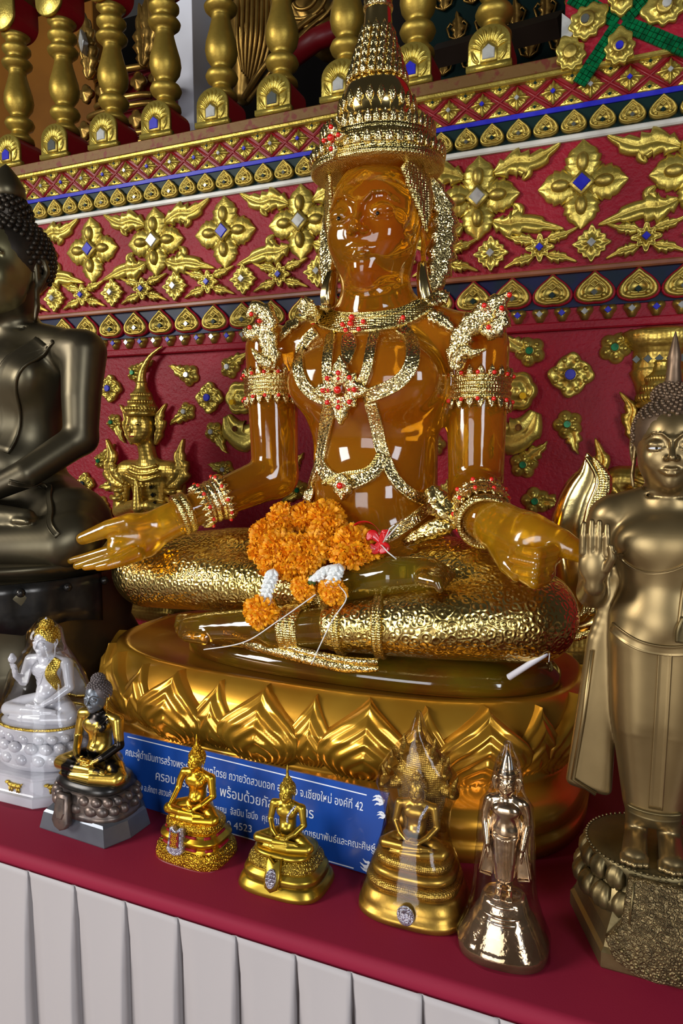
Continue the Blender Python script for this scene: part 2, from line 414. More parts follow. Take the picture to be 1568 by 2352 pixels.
# ---------------------------------------------------------------- sculpting: distance fields meshed by surface nets
class Clay:
    def __init__(s, lo, hi, h):
        s.lo = np.asarray(lo, float); s.h = h
        s.n = np.ceil((np.asarray(hi, float) - s.lo) / h).astype(int) + 1
        s.ax = [(s.lo[i] + h * np.arange(s.n[i])).astype(np.float32) for i in range(3)]
        s.F = np.full(tuple(s.n), 1.0, np.float32)
    def _blk(s, lo, hi):
        i0 = np.maximum(np.floor((np.asarray(lo) - s.lo) / s.h).astype(int), 0)
        i1 = np.minimum(np.ceil((np.asarray(hi) - s.lo) / s.h).astype(int) + 1, s.n)
        if np.any(i1 <= i0): return None, None
        sl = tuple(slice(a, b) for a, b in zip(i0, i1))
        return sl, (s.ax[0][sl[0]][:, None, None], s.ax[1][sl[1]][None, :, None], s.ax[2][sl[2]][None, None, :])
    def put(s, d, sl, k, sub=False):
        F = s.F[sl]
        if sub:
            d = -d
            if k > 0:
                q = np.clip(0.5 - 0.5 * (F - d) / k, 0, 1); s.F[sl] = F + (d - F) * q + k * q * (1 - q)
            else: s.F[sl] = np.maximum(F, d)
        elif k > 0:
            q = np.clip(0.5 + 0.5 * (F - d) / k, 0, 1); s.F[sl] = F * (1 - q) + d * q - k * q * (1 - q)
        else: s.F[sl] = np.minimum(F, d)
    def cap(s, a, b, ra, rb=None, k=0.01, flat=None, sub=False):
        rb = ra if rb is None else rb
        a, b = np.asarray(a, float), np.asarray(b, float); m = max(ra, rb) + k + 3 * s.h
        sl, g = s._blk(np.minimum(a, b) - m, np.maximum(a, b) + m)
        if sl is None: return s
        d = b - a; L = float(d @ d) + 1e-12
        x, y, z = (g[i] - np.float32(a[i]) for i in range(3))
        t = np.clip((x * d[0] + y * d[1] + z * d[2]) / L, 0, 1)
        x, y, z = x - t * d[0], y - t * d[1], z - t * d[2]
        if flat is not None:
            nv, fs = np.asarray(flat[0], float), flat[1]; nv = nv / np.linalg.norm(nv)
            q = (x * nv[0] + y * nv[1] + z * nv[2]) * (fs - 1)
            x, y, z = x + q * nv[0], y + q * nv[1], z + q * nv[2]
        dd = np.sqrt(x * x + y * y + z * z) - (ra + (rb - ra) * t)
        s.put(dd.astype(np.float32), sl, k, sub)
        return s
    def chain(s, pts, rad, k=0.01, flat=None, sub=False):
        pts = [np.asarray(p, float) for p in pts]; m = max(rad) + k + 3 * s.h
        sl, g = s._blk(np.min(pts, 0) - m, np.max(pts, 0) + m)
        if sl is None: return s
        best = None
        for i in range(len(pts) - 1):
            a, d = pts[i], pts[i + 1] - pts[i]; L = float(d @ d) + 1e-12
            x, y, z = (g[j] - np.float32(a[j]) for j in range(3))
            t = np.clip((x * d[0] + y * d[1] + z * d[2]) / L, 0, 1)
            x, y, z = x - t * d[0], y - t * d[1], z - t * d[2]
            if flat is not None:
                nv, fs = np.asarray(flat[0], float), flat[1]; nv = nv / np.linalg.norm(nv)
                q = (x * nv[0] + y * nv[1] + z * nv[2]) * (fs - 1)
                x, y, z = x + q * nv[0], y + q * nv[1], z + q * nv[2]
            dd = np.sqrt(x * x + y * y + z * z) - (rad[i] + (rad[i + 1] - rad[i]) * t)
            if best is None: best = dd
            else:
                best = np.minimum(best, dd)
        s.put(best.astype(np.float32), sl, k, sub)
        return s
    def ell(s, c, r, k=0.01, rot=None, sub=False):
        c, r = np.asarray(c, float), np.ones(3) * np.asarray(r, float); m = float(r.max()) + k + 3 * s.h
        sl, g = s._blk(c - m, c + m)
        if sl is None: return s
        x, y, z = (g[i] - np.float32(c[i]) for i in range(3))
        if rot is not None:
            M = np.array(rot.to_3x3() if hasattr(rot, 'to_3x3') else rot).T
            x, y, z = (M[i, 0] * x + M[i, 1] * y + M[i, 2] * z for i in range(3))
        k0 = np.sqrt((x / r[0]) ** 2 + (y / r[1]) ** 2 + (z / r[2]) ** 2)
        k1 = np.sqrt((x / r[0] ** 2) ** 2 + (y / r[1] ** 2) ** 2 + (z / r[2] ** 2) ** 2) + 1e-9
        s.put((k0 * (k0 - 1) / k1).astype(np.float32), sl, k, sub)
        return s
    def cut(s, axis, val, keep_above=True):
        g = s.ax[axis].reshape([-1 if i == axis else 1 for i in range(3)])
        s.F = np.maximum(s.F, ((val - g) if keep_above else (g - val)).astype(np.float32))
        return s
    def mesh(s):
        F = s.F; h = s.h
        F[0] = F[-1] = 1; F[:, 0] = F[:, -1] = 1; F[:, :, 0] = F[:, :, -1] = 1
        I = F < 0
        c = np.zeros(tuple(q - 1 for q in I.shape), np.int8)
        for dx in (0, 1):
            for dy in (0, 1):
                for dz in (0, 1):
                    c += I[dx:I.shape[0] - 1 + dx, dy:I.shape[1] - 1 + dy, dz:I.shape[2] - 1 + dz]
        act = (c > 0) & (c < 8)
        idx = np.argwhere(act)
        vid = np.full(act.shape, -1, np.int32); vid[tuple(idx.T)] = np.arange(len(idx))
        P = np.zeros((len(idx), 3)); N = np.zeros(len(idx))
        cr = [(dx, dy, dz) for dx in (0, 1) for dy in (0, 1) for dz in (0, 1)]
        for a in cr:
            for ax in range(3):
                if a[ax]: continue
                b = list(a); b[ax] = 1
                fa = F[tuple((idx + a).T)]; fb = F[tuple((idx + b).T)]
                m = (fa < 0) != (fb < 0)
                t = fa[m] / (fa[m] - fb[m])
                q = np.tile(np.array(a, float), (m.sum(), 1)); q[:, ax] = t
                P[m] += q; N[m] += 1
        V = s.lo + h * (idx + P / N[:, None])
        Q = []
        for ax in range(3):
            sh = [slice(None)] * 3; sh2 = [slice(None)] * 3
            sh[ax] = slice(0, -1); sh2[ax] = slice(1, None)
            A, B = I[tuple(sh)], I[tuple(sh2)]
            e = np.argwhere(A != B)
            o1, o2 = [i for i in range(3) if i != ax]
            e = e[(e[:, o1] > 0) & (e[:, o2] > 0) & (e[:, o1] < I.shape[o1] - 1) & (e[:, o2] < I.shape[o2] - 1)]
            s0 = A[tuple(e.T)]
            d1 = np.zeros(3, int); d1[o1] = 1; d2 = np.zeros(3, int); d2[o2] = 1
            q = np.stack([vid[tuple((e - d1 - d2).T)], vid[tuple((e - d2).T)], vid[tuple(e.T)], vid[tuple((e - d1).T)]], 1)
            flip = s0 if ax != 1 else ~s0
            q[~flip] = q[~flip][:, ::-1]
            Q.append(q)
        return V, np.concatenate(Q)
    def build(s, name, m, parent=None, origin=None, smooth_it=2):
        V, Q = s.mesh()
        # relax a little to take the grid steps off
        for _ in range(smooth_it):
            A = np.zeros_like(V); N = np.zeros(len(V))
            for i in range(4):
                j = (i + 1) % 4
                np.add.at(A, Q[:, i], V[Q[:, j]]); np.add.at(N, Q[:, i], 1)
                np.add.at(A, Q[:, j], V[Q[:, i]]); np.add.at(N, Q[:, j], 1)
            V = V * 0.5 + 0.5 * A / N[:, None]
        o0 = np.array(parent_origin(parent)) if parent is not None else (np.zeros(3) if origin is None else np.asarray(origin))
        me = bpy.data.meshes.new(name)
        me.vertices.add(len(V)); me.vertices.foreach_set('co', (V - o0).astype(np.float32).ravel())
        me.loops.add(len(Q) * 4); me.loops.foreach_set('vertex_index', Q.astype(np.int32).ravel())
        me.polygons.add(len(Q))
        me.polygons.foreach_set('loop_start', np.arange(0, len(Q) * 4, 4, dtype=np.int32))
        me.polygons.foreach_set('use_smooth', np.ones(len(Q), bool))
        me.materials.append(m); me.update(calc_edges=True); me.validate()
        o = bpy.data.objects.new(name, me); COL.objects.link(o)
        if parent is not None: o.parent = parent
        else: o.location = o0
        s.bvh = BVHTree.FromPolygons([Vector(p) for p in V], Q.tolist())
        s.F = None
        return o
# ================================================================ the setting
WY = 2.10                       # face of the painted wall
XA, XB = -3.4, 1.3

def slab(name, m, x0, x1, y0, y1, z0, z1, bev=0.004, cat=None):
    o = MB().add(*bbox(x0, x1, y0, y1, z0, z1, bev)).build(name, m, smooth=False, origin=((x0 + x1) / 2, (y0 + y1) / 2, z0))
    return tag(o, kind='structure')

slab('floor', TILE, -7, 5, -6, 5.2, -0.1, 0)
slab('wall_back', RED, XA, XB, WY, 2.42, 0, 2.50)
slab('trim_1', RED, XA, XB, WY - 0.02, WY + 0.02, 1.812, 1.836)
slab('trim_2', NAVY, XA, XB, WY - 0.006, WY + 0.02, 1.875, 1.967, 0.001)
slab('trim_3', TERRA, XA, XB, WY - 0.022, WY + 0.02, 1.967, 1.983)
slab('trim_4', WHITET, XA, XB, WY - 0.012, WY + 0.02, 2.322, 2.339)
slab('trim_5', DKGREEN, XA, XB, WY - 0.004, WY + 0.02, 2.339, 2.404, 0.001)
slab('trim_6', BLUE, XA, XB, WY - 0.008, WY + 0.02, 2.404, 2.418, 0.001)
slab('trim_7', REDD, XA, XB, WY - 0.006, WY + 0.02, 2.418, 2.495, 0.001)
slab('trim_8', GOLDLEAF, XA, XB, WY - 0.026, WY + 0.05, 2.493, 2.508, 0.004)
slab('trim_9', BROWN, XA, XB, WY - 0.02, 2.42, 2.508, 2.545, 0.003)
# hall behind the balustrade
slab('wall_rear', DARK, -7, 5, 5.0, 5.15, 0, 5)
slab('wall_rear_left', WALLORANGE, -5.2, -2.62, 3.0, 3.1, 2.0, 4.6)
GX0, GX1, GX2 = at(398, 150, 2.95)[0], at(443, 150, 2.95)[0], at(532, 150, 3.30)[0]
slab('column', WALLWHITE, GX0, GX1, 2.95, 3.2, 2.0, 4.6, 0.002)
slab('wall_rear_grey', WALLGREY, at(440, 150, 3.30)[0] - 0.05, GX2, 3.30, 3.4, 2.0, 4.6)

def wallpl(x, z, y=None): return Plane((x, WY if y is None else y, z))

def gem(pl, r, m, name='glass_stone', parent=None, h=0.004, shape='sq', back=0.0):
    if shape == 'sq': o = [(r, 0), (0, r), (-r, 0), (0, -r)]
    elif shape == 'pent': o = [(-r, -r), (r, -r), (r, 0.5 * r), (0, 1.25 * r), (-r, 0.5 * r)]
    else: o = [(r * math.cos(2 * PI * i / 14), r * math.sin(2 * PI * i / 14)) for i in range(14)]
    return MB().add(*prism(pl, o, back, h, 0.12 * r)).build(name, m, parent, smooth=False)

def put_root(name, x, z, label, cat, group=None, y=None):
    return empty(name, (x, WY if y is None else y, z), label, cat, group)

# ---- lattice of small diamond flowers under the gold strip
def lattice():
    ribs = MB()
    z0, z1, p = 2.420, 2.492, 0.0973
    zc = (z0 + z1) / 2
    k = -28
    x = -0.434 + p * k
    while x < 0.65:
        for s in (-1, 1):
            a = np.array((x + p / 2 - s * p / 2, WY - 0.006, z0)); b = np.array((x + p / 2 + s * p / 2, WY - 0.006, z1))
            ribs.add(*tube([a, b], 0.0040, 6))
        x += p
    o = ribs.build('lattice_rib', REDD)
    tag(o, 'raised dark red crossing ribs between the small gold diamonds under the ledge', 'lattice')
    g_w = None
    def dia_h(t, th): return 0.016 - 0.010 * t + 0.004 * math.cos(4 * th) * math.sin(PI * t) + 0.002 * math.cos(16 * th) * t
    def dia_r(th): return 0.0335 / (abs(math.cos(th)) / 1.0 + abs(math.sin(th)) * 1.10) * (1 + 0.07 * math.cos(12 * th))
    for col, gm in (('white', WHITEG), ('blue', BLUE)):
        r = put_root('diamond_flower', 0, 0, 'small gold diamond flower with a %s glass centre in the lattice under the ledge' % col, 'ornament', 'small diamond flowers with %s centres' % col)
        pl = Plane((0, WY - 0.004, 0))
        MB().add(*radial(pl, dia_r, dia_h, 48, 6)).build('petals', GOLDLEAF, r)
        gem(pl, 0.0075, gm, 'glass_centre', r, 0.019, back=0.008)
        if col == 'white': gw = r
        else: gb = r
    first = {0: gw, 1: gb}; used = set()
    for i in range(-21, 8):
        x = -0.434 + 0.0973 * i
        src = first[i % 2 if i % 2 == 0 else 1]
        kind = 1 if i % 2 == 0 else 0
        src = first[kind]
        o = src if kind not in used else copy_tree(src)
        used.add(kind)
        o.location = (x, WY, zc)
    # half diamonds above and below
    def tri(s):
        r = put_root('half_flower', 0, 0, 'small gold half diamond with green chip along the %s edge of the lattice' % ('top' if s > 0 else 'bottom'), 'ornament', 'half diamonds along the lattice %s edge' % ('top' if s > 0 else 'bottom'))
        pl = Plane((0, WY - 0.004, 0))
        m = MB()
        m.add(*prism(pl, [(-0.032 * s, 0.004 * s), (0, -0.023 * s), (0.032 * s, 0.004 * s)] if s > 0 else [(0.032, 0.004 * s), (0, -0.023 * s), (-0.032, 0.004 * s)], -0.003, 0.010, 0.004))
        for q in range(-2, 3): m.add(*ball(pl.p(q * 0.009, s * (-0.003 - 0.006 * (2 - abs(q)) / 2), 0.009), 0.0042, 6, 4))
        m.build('petals', GOLDLEAF, r)
        gem(Plane((0, WY - 0.004, -0.004 * s)), 0.005, DKGREEN, 'glass_chip', r, 0.0135, 'sq', 0.006)
        return r
    for s in (1, -1):
        a = tri(s)
        for n, i in enumerate(range(-21, 8)):
            o = a if n == 0 else copy_tree(a)
            o.location = (-0.434 + 0.0973 * (i + 0.5), WY, zc + s * 0.0355)
lattice()

# ---- friezes of spade-shaped lotus petals
def petal_tile(name, w, h, label, group, edge=None, gemm=None, y=0.0):
    r = empty(name, (0, 0, 0), label, 'ornament', group)
    prof = spline([(0, h * 1.0), (0.15 * w, h * 0.83), (0.36 * w, h * 0.62), (0.5 * w, h * 0.36), (0.45 * w, h * 0.12), (0.22 * w, 0.0), (0, 0.0)], 16)
    out = [(a, b) for a, b in prof[::-1]] + [(-a, b) for a, b in prof[1:-1]]
    pl = Plane((0, 0, 0))
    c = np.array((0, h * 0.42))
    if edge: MB().add(*prism(pl, [tuple(c + (np.array(q) - c) * 1.12) for q in out], -0.004, 0.012, 0.003)).build('red_rim', edge, r)
    rings = []
    for t, hh in ((1.0, -0.004), (1.0, 0.014), (0.93, 0.020), (0.80, 0.020), (0.74, 0.014), (0.62, 0.014), (0.56, 0.019), (0.46, 0.019), (0.40, 0.013), (0.02, 0.013)):
        rings.append([pl.p(*(c + (np.array(q) - c) * t), hh) for q in out])
    m = MB().add(*loft(rings))
    for s in (-1, 1): m.add(*ball(pl.p(s * 0.25 * w, 0.2 * h, 0.015), 0.085 * w, 8, 5))
    m.add(*tube([pl.p(-0.28 * w, 0.42 * h, 0.017), pl.p(-0.14 * w, 0.62 * h, 0.019), pl.p(0, 0.48 * h, 0.017), pl.p(0.14 * w, 0.62 * h, 0.019), pl.p(0.28 * w, 0.42 * h, 0.017)], 0.035 * w, 6))
    m.build('carved_petal', GOLDPAINT, r)
    gem(Plane((0, 0, 0.30 * h)), 0.10 * w, gemm, 'glass_centre', r, 0.021, 'sq', 0.012)
    return r
up = {g: petal_tile('frieze_petal', 0.068, 0.060, 'small gold spade-shaped petal with %s centre in the upper frieze on dark green' % g, 'upper frieze petals with %s centres' % g, None, m)
      for g, m in (('grey', GREYG), ('black', DKGREEN))}
lo = {g: petal_tile('frieze_petal', 0.098, 0.082, 'large red-rimmed gold spade petal with %s centre in the lower frieze on navy' % g, 'lower frieze petals with %s centres' % g, RED, m)
      for g, m in (('grey', GREYG), ('black', DKGREEN))}
seen = set()
def lay(src, key, loc):
    o = src if key not in seen else copy_tree(src)
    seen.add(key); o.location = loc
for i in range(-27, 9):
    g = ('grey', 'black')[i % 2]
    lay(up[g], 'u' + g, (-0.477 + 0.0737 * i, WY - 0.004, 2.341))
for i in range(-14, 7):
    g = ('black', 'grey')[i % 2]
    lay(lo[g], 'l' + g, (-0.448 + 0.1113 * i, WY - 0.006, 1.884))
def drop(g, m):
    r = empty('gem_drop', (0, 0, 0), 'small three-lobed gold drop with %s stone hanging below the lower frieze' % g, 'ornament', 'gold drops with %s stones' % g)
    pl = Plane((0, 0, 0))
    MB().add(*radial(pl, lambda th: 0.021 * (1 + 0.16 * math.cos(3 * (th + PI / 2))), lambda t, th: 0.018 * (1 - t ** 3) + 0.003 * math.cos(3 * (th + PI / 2)) * t, 36, 6)).build('drop', GOLDPAINT, r)
    gem(pl, 0.010, m, 'stone', r, 0.021, 'sq', 0.012)
    return r
dr = {'white': drop('white', WHITEG), 'blue': drop('blue', BLUE)}
for i in range(-26, 12):
    g = ('white', 'blue')[i % 2]
    lay(dr[g], 'd' + g, (-0.259 + 0.0606 * i, WY - 0.002, 1.860))

# ---- large four-petal rosettes with diagonal leaves
def rosette4(x, z, m, label):
    r = put_root('large_rosette', x, z, label, 'ornament', 'large four-petal rosettes on the red band')
    pl = wallpl(x, z)
    m4 = MB()
    for k in range(4):
        a = k * PI / 2; ca, sa = math.cos(a), math.sin(a)
        m4.add(*leaf(pl, [(0.014 * ca, 0.014 * sa), (0.05 * ca, 0.05 * sa), (0.085 * ca, 0.085 * sa), (0.118 * ca, 0.118 * sa)], [0.024, 0.046, 0.040, 0.002], 0.020, 36, 0.09, 5, vein=0.10))
        a += PI / 4; ca, sa = math.cos(a), math.sin(a)
        m4.add(*leaf(pl, [(0.01 * ca, 0.01 * sa), (0.035 * ca, 0.035 * sa), (0.062 * ca, 0.062 * sa)], [0.022, 0.034, 0.020], 0.015, 14, 0.08, 3, vein=0.1))
    m4.build('petals', GOLDLEAF, r)
    b = MB()
    for k in range(4):
        a = k * PI / 2
        c = pl.p(0.057 * math.cos(a), 0.057 * math.sin(a), 0.020)
        v, f = ball((0, 0, 0), (0.026 if k % 2 == 0 else 0.017, 0.016, 0.017 if k % 2 == 0 else 0.026), 14, 9)
        b.add(np.asarray(v) + c, f)
    b.build('petal_boss', GOLDPAINT, r)
    MB().add(*prism(pl, [(0.036, 0), (0, 0.036), (-0.036, 0), (0, -0.036)], 0.016, 0.032, 0.005)).build('setting', GOLDPAINT, r)
    gem(pl, 0.024, m, 'glass_diamond', r, 0.036, 'sq', 0.02)
    return r
names = {-6: 'at the far left behind the bronze head', -5: 'first blue one right of the dark bronze head', -4: 'first white one right of the dark bronze head',
         -3: 'second blue one right of the dark bronze head', -2: 'white one touching the left of the crowned head', -1: 'behind the crowned head',
         0: 'white one just right of the crowned head', 1: 'blue one right of the crowned head', 2: 'at the right edge of the band'}
for i in range(-6, 3):
    x = -0.441 + 0.285 * i
    if i == -1: continue
    m = WHITEG if i % 2 == 0 else BLUE
    rosette4(x, 2.202, m, 'large gold rosette with %s diamond, %s' % ('white' if i % 2 == 0 else 'blue', names[i]))
    if i % 2 == 0:
        for sx in (-1, 1):
            for sz in (-1, 1):
                pl = Plane((x, WY, 2.202), (sx, 0, 0), (0, 0, 1))
                if sz > 0: pts, wd = [(0.045, 0.062), (0.10, 0.082), (0.155, 0.080), (0.225, 0.118)], [0.012, 0.030, 0.033, 0.022, 0.003]
                else: pts, wd = [(0.045, -0.070), (0.085, -0.085), (0.14, -0.085), (0.24, -0.112)], [0.012, 0.026, 0.036, 0.022, 0.003]
                o = MB().add(*leaf(pl, pts, wd, 0.022, 34, 0.28, 5)).add(*leaf(pl, [(0.10, 0.075 * sz), (0.135, 0.055 * sz), (0.125, 0.035 * sz)] if sz > 0 else [(0.10, -0.075), (0.115, -0.045), (0.10, -0.028)], [0.014, 0.018, 0.005], 0.018, 14)).build('scroll_leaf', GOLDLEAF, origin=(x + sx * 0.1, WY, 2.202 + sz * 0.08))
                tag(o, 'gold scroll leaf at %s of the white-centred rosette %s' % (('upper ' if sz > 0 else 'lower ') + ('right' if sx > 0 else 'left'), {-6: 'behind the bronze curls', -4: 'nearest the bronze head', -2: 'left of the crown', 0: 'right of the crown', 2: 'at the right edge'}[i]), 'ornament', 'gold scroll leaves on the red band')

# ---- the row of small flowers below them
def small_white():
    r = empty('small_rosette', (0, 0, 0), 'small gold diamond-shaped flower with white centre, below the big rosettes', 'ornament', 'small white-centred flowers in the lower row')
    pl = Plane((0, 0, 0))
    MB().add(*radial(pl, lambda th: 0.047 / (abs(math.cos(th)) ** 1.2 + abs(math.sin(th)) ** 1.2) ** (1 / 1.2) * (1 + 0.09 * math.cos(12 * th)), lambda t, th: 0.018 - 0.006 * t + 0.005 * math.sin(2.5 * PI * t) * (0.6 + 0.4 * math.cos(8 * th)), 72, 8)).build('petals', GOLDLEAF, r)
    gem(pl, 0.0125, WHITEG, 'glass_centre', r, 0.028, 'sq', 0.01)
    return r
def small_blue():
    r = empty('leafed_flower', (0, 0, 0), 'small gold flower with blue centre and four scroll leaves, below the big rosettes', 'ornament', 'small blue-centred flowers in the lower row')
    pl = Plane((0, 0, 0))
    MB().add(*radial(pl, lambda th: 0.030 * (1 + 0.22 * math.cos(8 * th) + 0.12 * math.cos(4 * th)), lambda t, th: 0.020 - 0.006 * t + 0.004 * math.sin(2.5 * PI * t), 64, 7)).build('petals', GOLDLEAF, r)
    gem(pl, 0.0115, BLUE, 'glass_centre', r, 0.028, 'sq', 0.01)
    for sx in (-1, 1):
        for sz in (-1, 1):
            q = Plane((0, 0, 0), (sx, 0, 0), (0, 0, sz))
            MB().add(*leaf(q, [(0.018, 0.020), (0.045, 0.028), (0.062, 0.030), (0.100, 0.046)], [0.008, 0.017, 0.012, 0.002], 0.018, 22, 0.3, 4)).build('scroll_leaf', GOLDLEAF, r)
    return r
sw, sb = small_white(), small_blue()
for i in range(-13, 6):
    x = -0.401 + 0.1375 * i
    if i % 2 == 0: lay(sw, 'sw', (x, WY - 0.002, 2.042))
    else: lay(sb, 'sb', (x, WY - 0.002, 2.044))

# ---- flowers scattered over the red panel
def flower(u, v, r0, gm, label, tail=None, kind='tail'):
    P = at(u, v, WY); x, z = P[0], P[2]
    r = put_root('panel_flower', x, z, label, 'ornament', 'gold flowers on the red wall panel')
    ang = 0.0
    if tail:
        T = at(tail[0], tail[1], WY); ang = math.atan2(T[2] - z, T[0] - x); L = math.hypot(T[2] - z, T[0] - x)
    pl = wallpl(x, z).turned(ang)
    m = MB()
    if kind == 'tail':
        def rf(th):
            d = abs((th + PI) % (2 * PI) - PI)
            return r0 * (0.80 + 0.20 * abs(math.cos(2.5 * (th - PI)))) * (1 - 0.15 * math.exp(-(d / 0.4) ** 2))
        m.add(*radial(pl, rf, lambda t, th: 0.018 + 0.006 * math.sin(PI * min(1, t * 1.25)) * abs(math.cos(2.5 * (th - PI))) - 0.012 * t ** 4, 60, 8))
        for k in range(5):
            a = PI + (k - 2) * 2 * PI / 5
            m.add(*ball(pl.p(0.60 * r0 * math.cos(a), 0.60 * r0 * math.sin(a), 0.019), 0.16 * r0, 8, 5))
        m.build('petals', GOLDLEAF, r)
        MB().add(*leaf(pl, [(r0 * 0.45, 0), (r0 * 0.95, 0.06 * r0), (L * 0.78, -0.05 * r0), (L, 0.04 * r0)], [0.42 * r0, 0.55 * r0, 0.24 * r0, 0.02 * r0], 0.02, 22, 0.3, 4)).build('tail_leaf', GOLDLEAF, r)
    else:
        m.add(*radial(pl, lambda th: r0 * (0.86 + 0.10 * math.cos(4 * th) + 0.09 * abs(math.cos(4 * th + PI / 4))), lambda t, th: 0.020 + 0.006 * math.sin(2.6 * PI * t) * (0.6 + 0.4 * math.cos(8 * th)) - 0.010 * t ** 5, 80, 10))
        for k in range(8):
            a = 2 * PI * k / 8 + PI / 8
            m.add(*ball(pl.p(0.70 * r0 * math.cos(a), 0.70 * r0 * math.sin(a), 0.016), 0.13 * r0, 8, 5))
        m.build('petals', GOLDLEAF, r)
    MB().add(*radial(pl, lambda th: 0.33 * r0, lambda t, th: 0.027 - 0.004 * t, 20, 3, 0.01)).build('setting', GOLDPAINT, r)
    gem(pl, 0.24 * r0, gm, 'stone', r, 0.031, 'rd', 0.02)
FL = [
 (257, 893, .050, BLUE, 'gold diamond-shaped flower with blue stone beside the dark bronze shoulder', None, 'r'),
 (484, 914, .054, BLUE, 'round gold flower with blue stone right of the relief deity headdress', None, 'r'),
 (1311, 862, .062, BLUE, 'biggest round gold flower with blue stone right of the amber shoulder', None, 'r'),
 (200, 1110, .042, NAVY, 'gold pointed flower with dark stone under the dark bronze elbow', None, 'r'),
 (314, 857, .036, GREENG, 'tailed gold flower with green stone left of the relief deity spire', (354, 828)),
 (437, 862, .040, WHITEG, 'tailed gold flower with white stone right of the relief deity spire', (390, 840)),
 (530, 844, .040, WHITEG, 'tailed gold flower with white stone left of the amber arm flame ornament', (572, 808)),
 (431, 946, .036, WHITEG, 'tailed gold flower with pale stone beside the relief deity ear', (394, 976)),
 (265, 970, .034, GREENG, 'tailed gold flower with green stone left of the relief deity face', (290, 1018)),
 (493, 992, .038, WHITEG, 'tailed gold flower with white stone above the amber forearm', (525, 1042)),
 (236, 1058, .034, GREENG, 'tailed gold flower with green stone against the dark bronze forearm', (266, 1020)),
 (268, 1112, .034, NAVY, 'tailed gold flower with dark stone pointing left, beside the relief deity arm', (230, 1120)),
 (235, 1158, .034, NAVY, 'tailed gold flower with dark stone right of the dark bronze knee', (262, 1190)),
 (520, 1078, .034, WHITEG, 'tailed gold flower peeping out above the amber elbow', (480, 1066)),
 (668, 1075, .036, WHITEG, 'tailed gold flower with white stone between amber elbow and waist', (700, 1040)),
 (690, 1125, .034, GREENG, 'tailed gold flower just above the marigold garland', (648, 1156)),
 (268, 1368, .040, NAVY, 'tailed gold flower with dark stone low beside the gold knee', (236, 1342)),
 (1000, 1022, .034, GREENG, 'tailed gold flower half hidden behind the amber waist', (985, 985)),
 (1028, 1147, .036, GREENG, 'gold flower with green stone between amber waist and right forearm', (1028, 1100)),
 (1218, 808, .044, GREENG, 'tailed gold flower with green stone right of the flame shoulder ornament', (1152, 774)),
 (1412, 800, .044, GREENG, 'tailed gold flower with green stone pointing up to the right corner', (1488, 760)),
 (1304, 975, .042, GREENG, 'tailed gold flower with green stone pointing down, in the open red panel', (1328, 1044)),
 (1203, 1067, .042, GREENG, 'tailed gold flower with green stone beside the right amber forearm', (1258, 1014)),
 (1230, 1150, .042, GREENG, 'tailed gold flower with dark green stone above the right amber hand', (1296, 1156)),
]
for f in FL: flower(*f[:5], *(f[5:] if len(f) > 5 else ()))

# two big scrolled medallions behind the arms
for u, v, s, lab in ((1186, 935, 1, 'big scrolled gold medallion with yellow stone behind the right amber arm'), (556, 945, -1, 'big scrolled gold medallion behind the left amber arm')):
    P = at(u, v, WY)
    r = put_root('scroll_medallion', P[0], P[2], lab, 'ornament', 'scrolled medallions on the red panel')
    pl = Plane((P[0], WY, P[2]), (s, 0, 0))
    up_ = Plane(pl.p(0, 0.045, 0), (s, 0, 0))
    MB().add(*radial(up_, lambda th: 0.060 * (0.88 + 0.12 * abs(math.cos(3 * th))), lambda t, th: 0.024 + 0.006 * math.sin(3 * PI * t) - 0.012 * t ** 4, 60, 10)).build('upper_scroll', GOLDLEAF, r)
    dn = Plane(pl.p(0, -0.055, 0), (s, 0, 0))
    MB().add(*leaf(dn, [(0.055, 0.04), (0.03, -0.01), (-0.02, -0.03), (-0.06, 0.0)], [0.02, 0.045, 0.05, 0.02], 0.028, 24, 0.1, 3)).build('lower_scroll', GOLDLEAF, r)
    gem(Plane(pl.p(0.022, 0.03, 0)), 0.010, mat('yellow_stone' + str(s), (0.8, 0.45, 0.02), 0, 0.1, coat=0.8), 'yellow_stone', r, 0.036, 'rd', 0.02)
    gem(Plane(pl.p(0.012, -0.06, 0)), 0.010, mat('brown_stone' + str(s), (0.10, 0.03, 0.01), 0, 0.1, coat=0.8), 'brown_stone', r, 0.036, 'rd', 0.02)

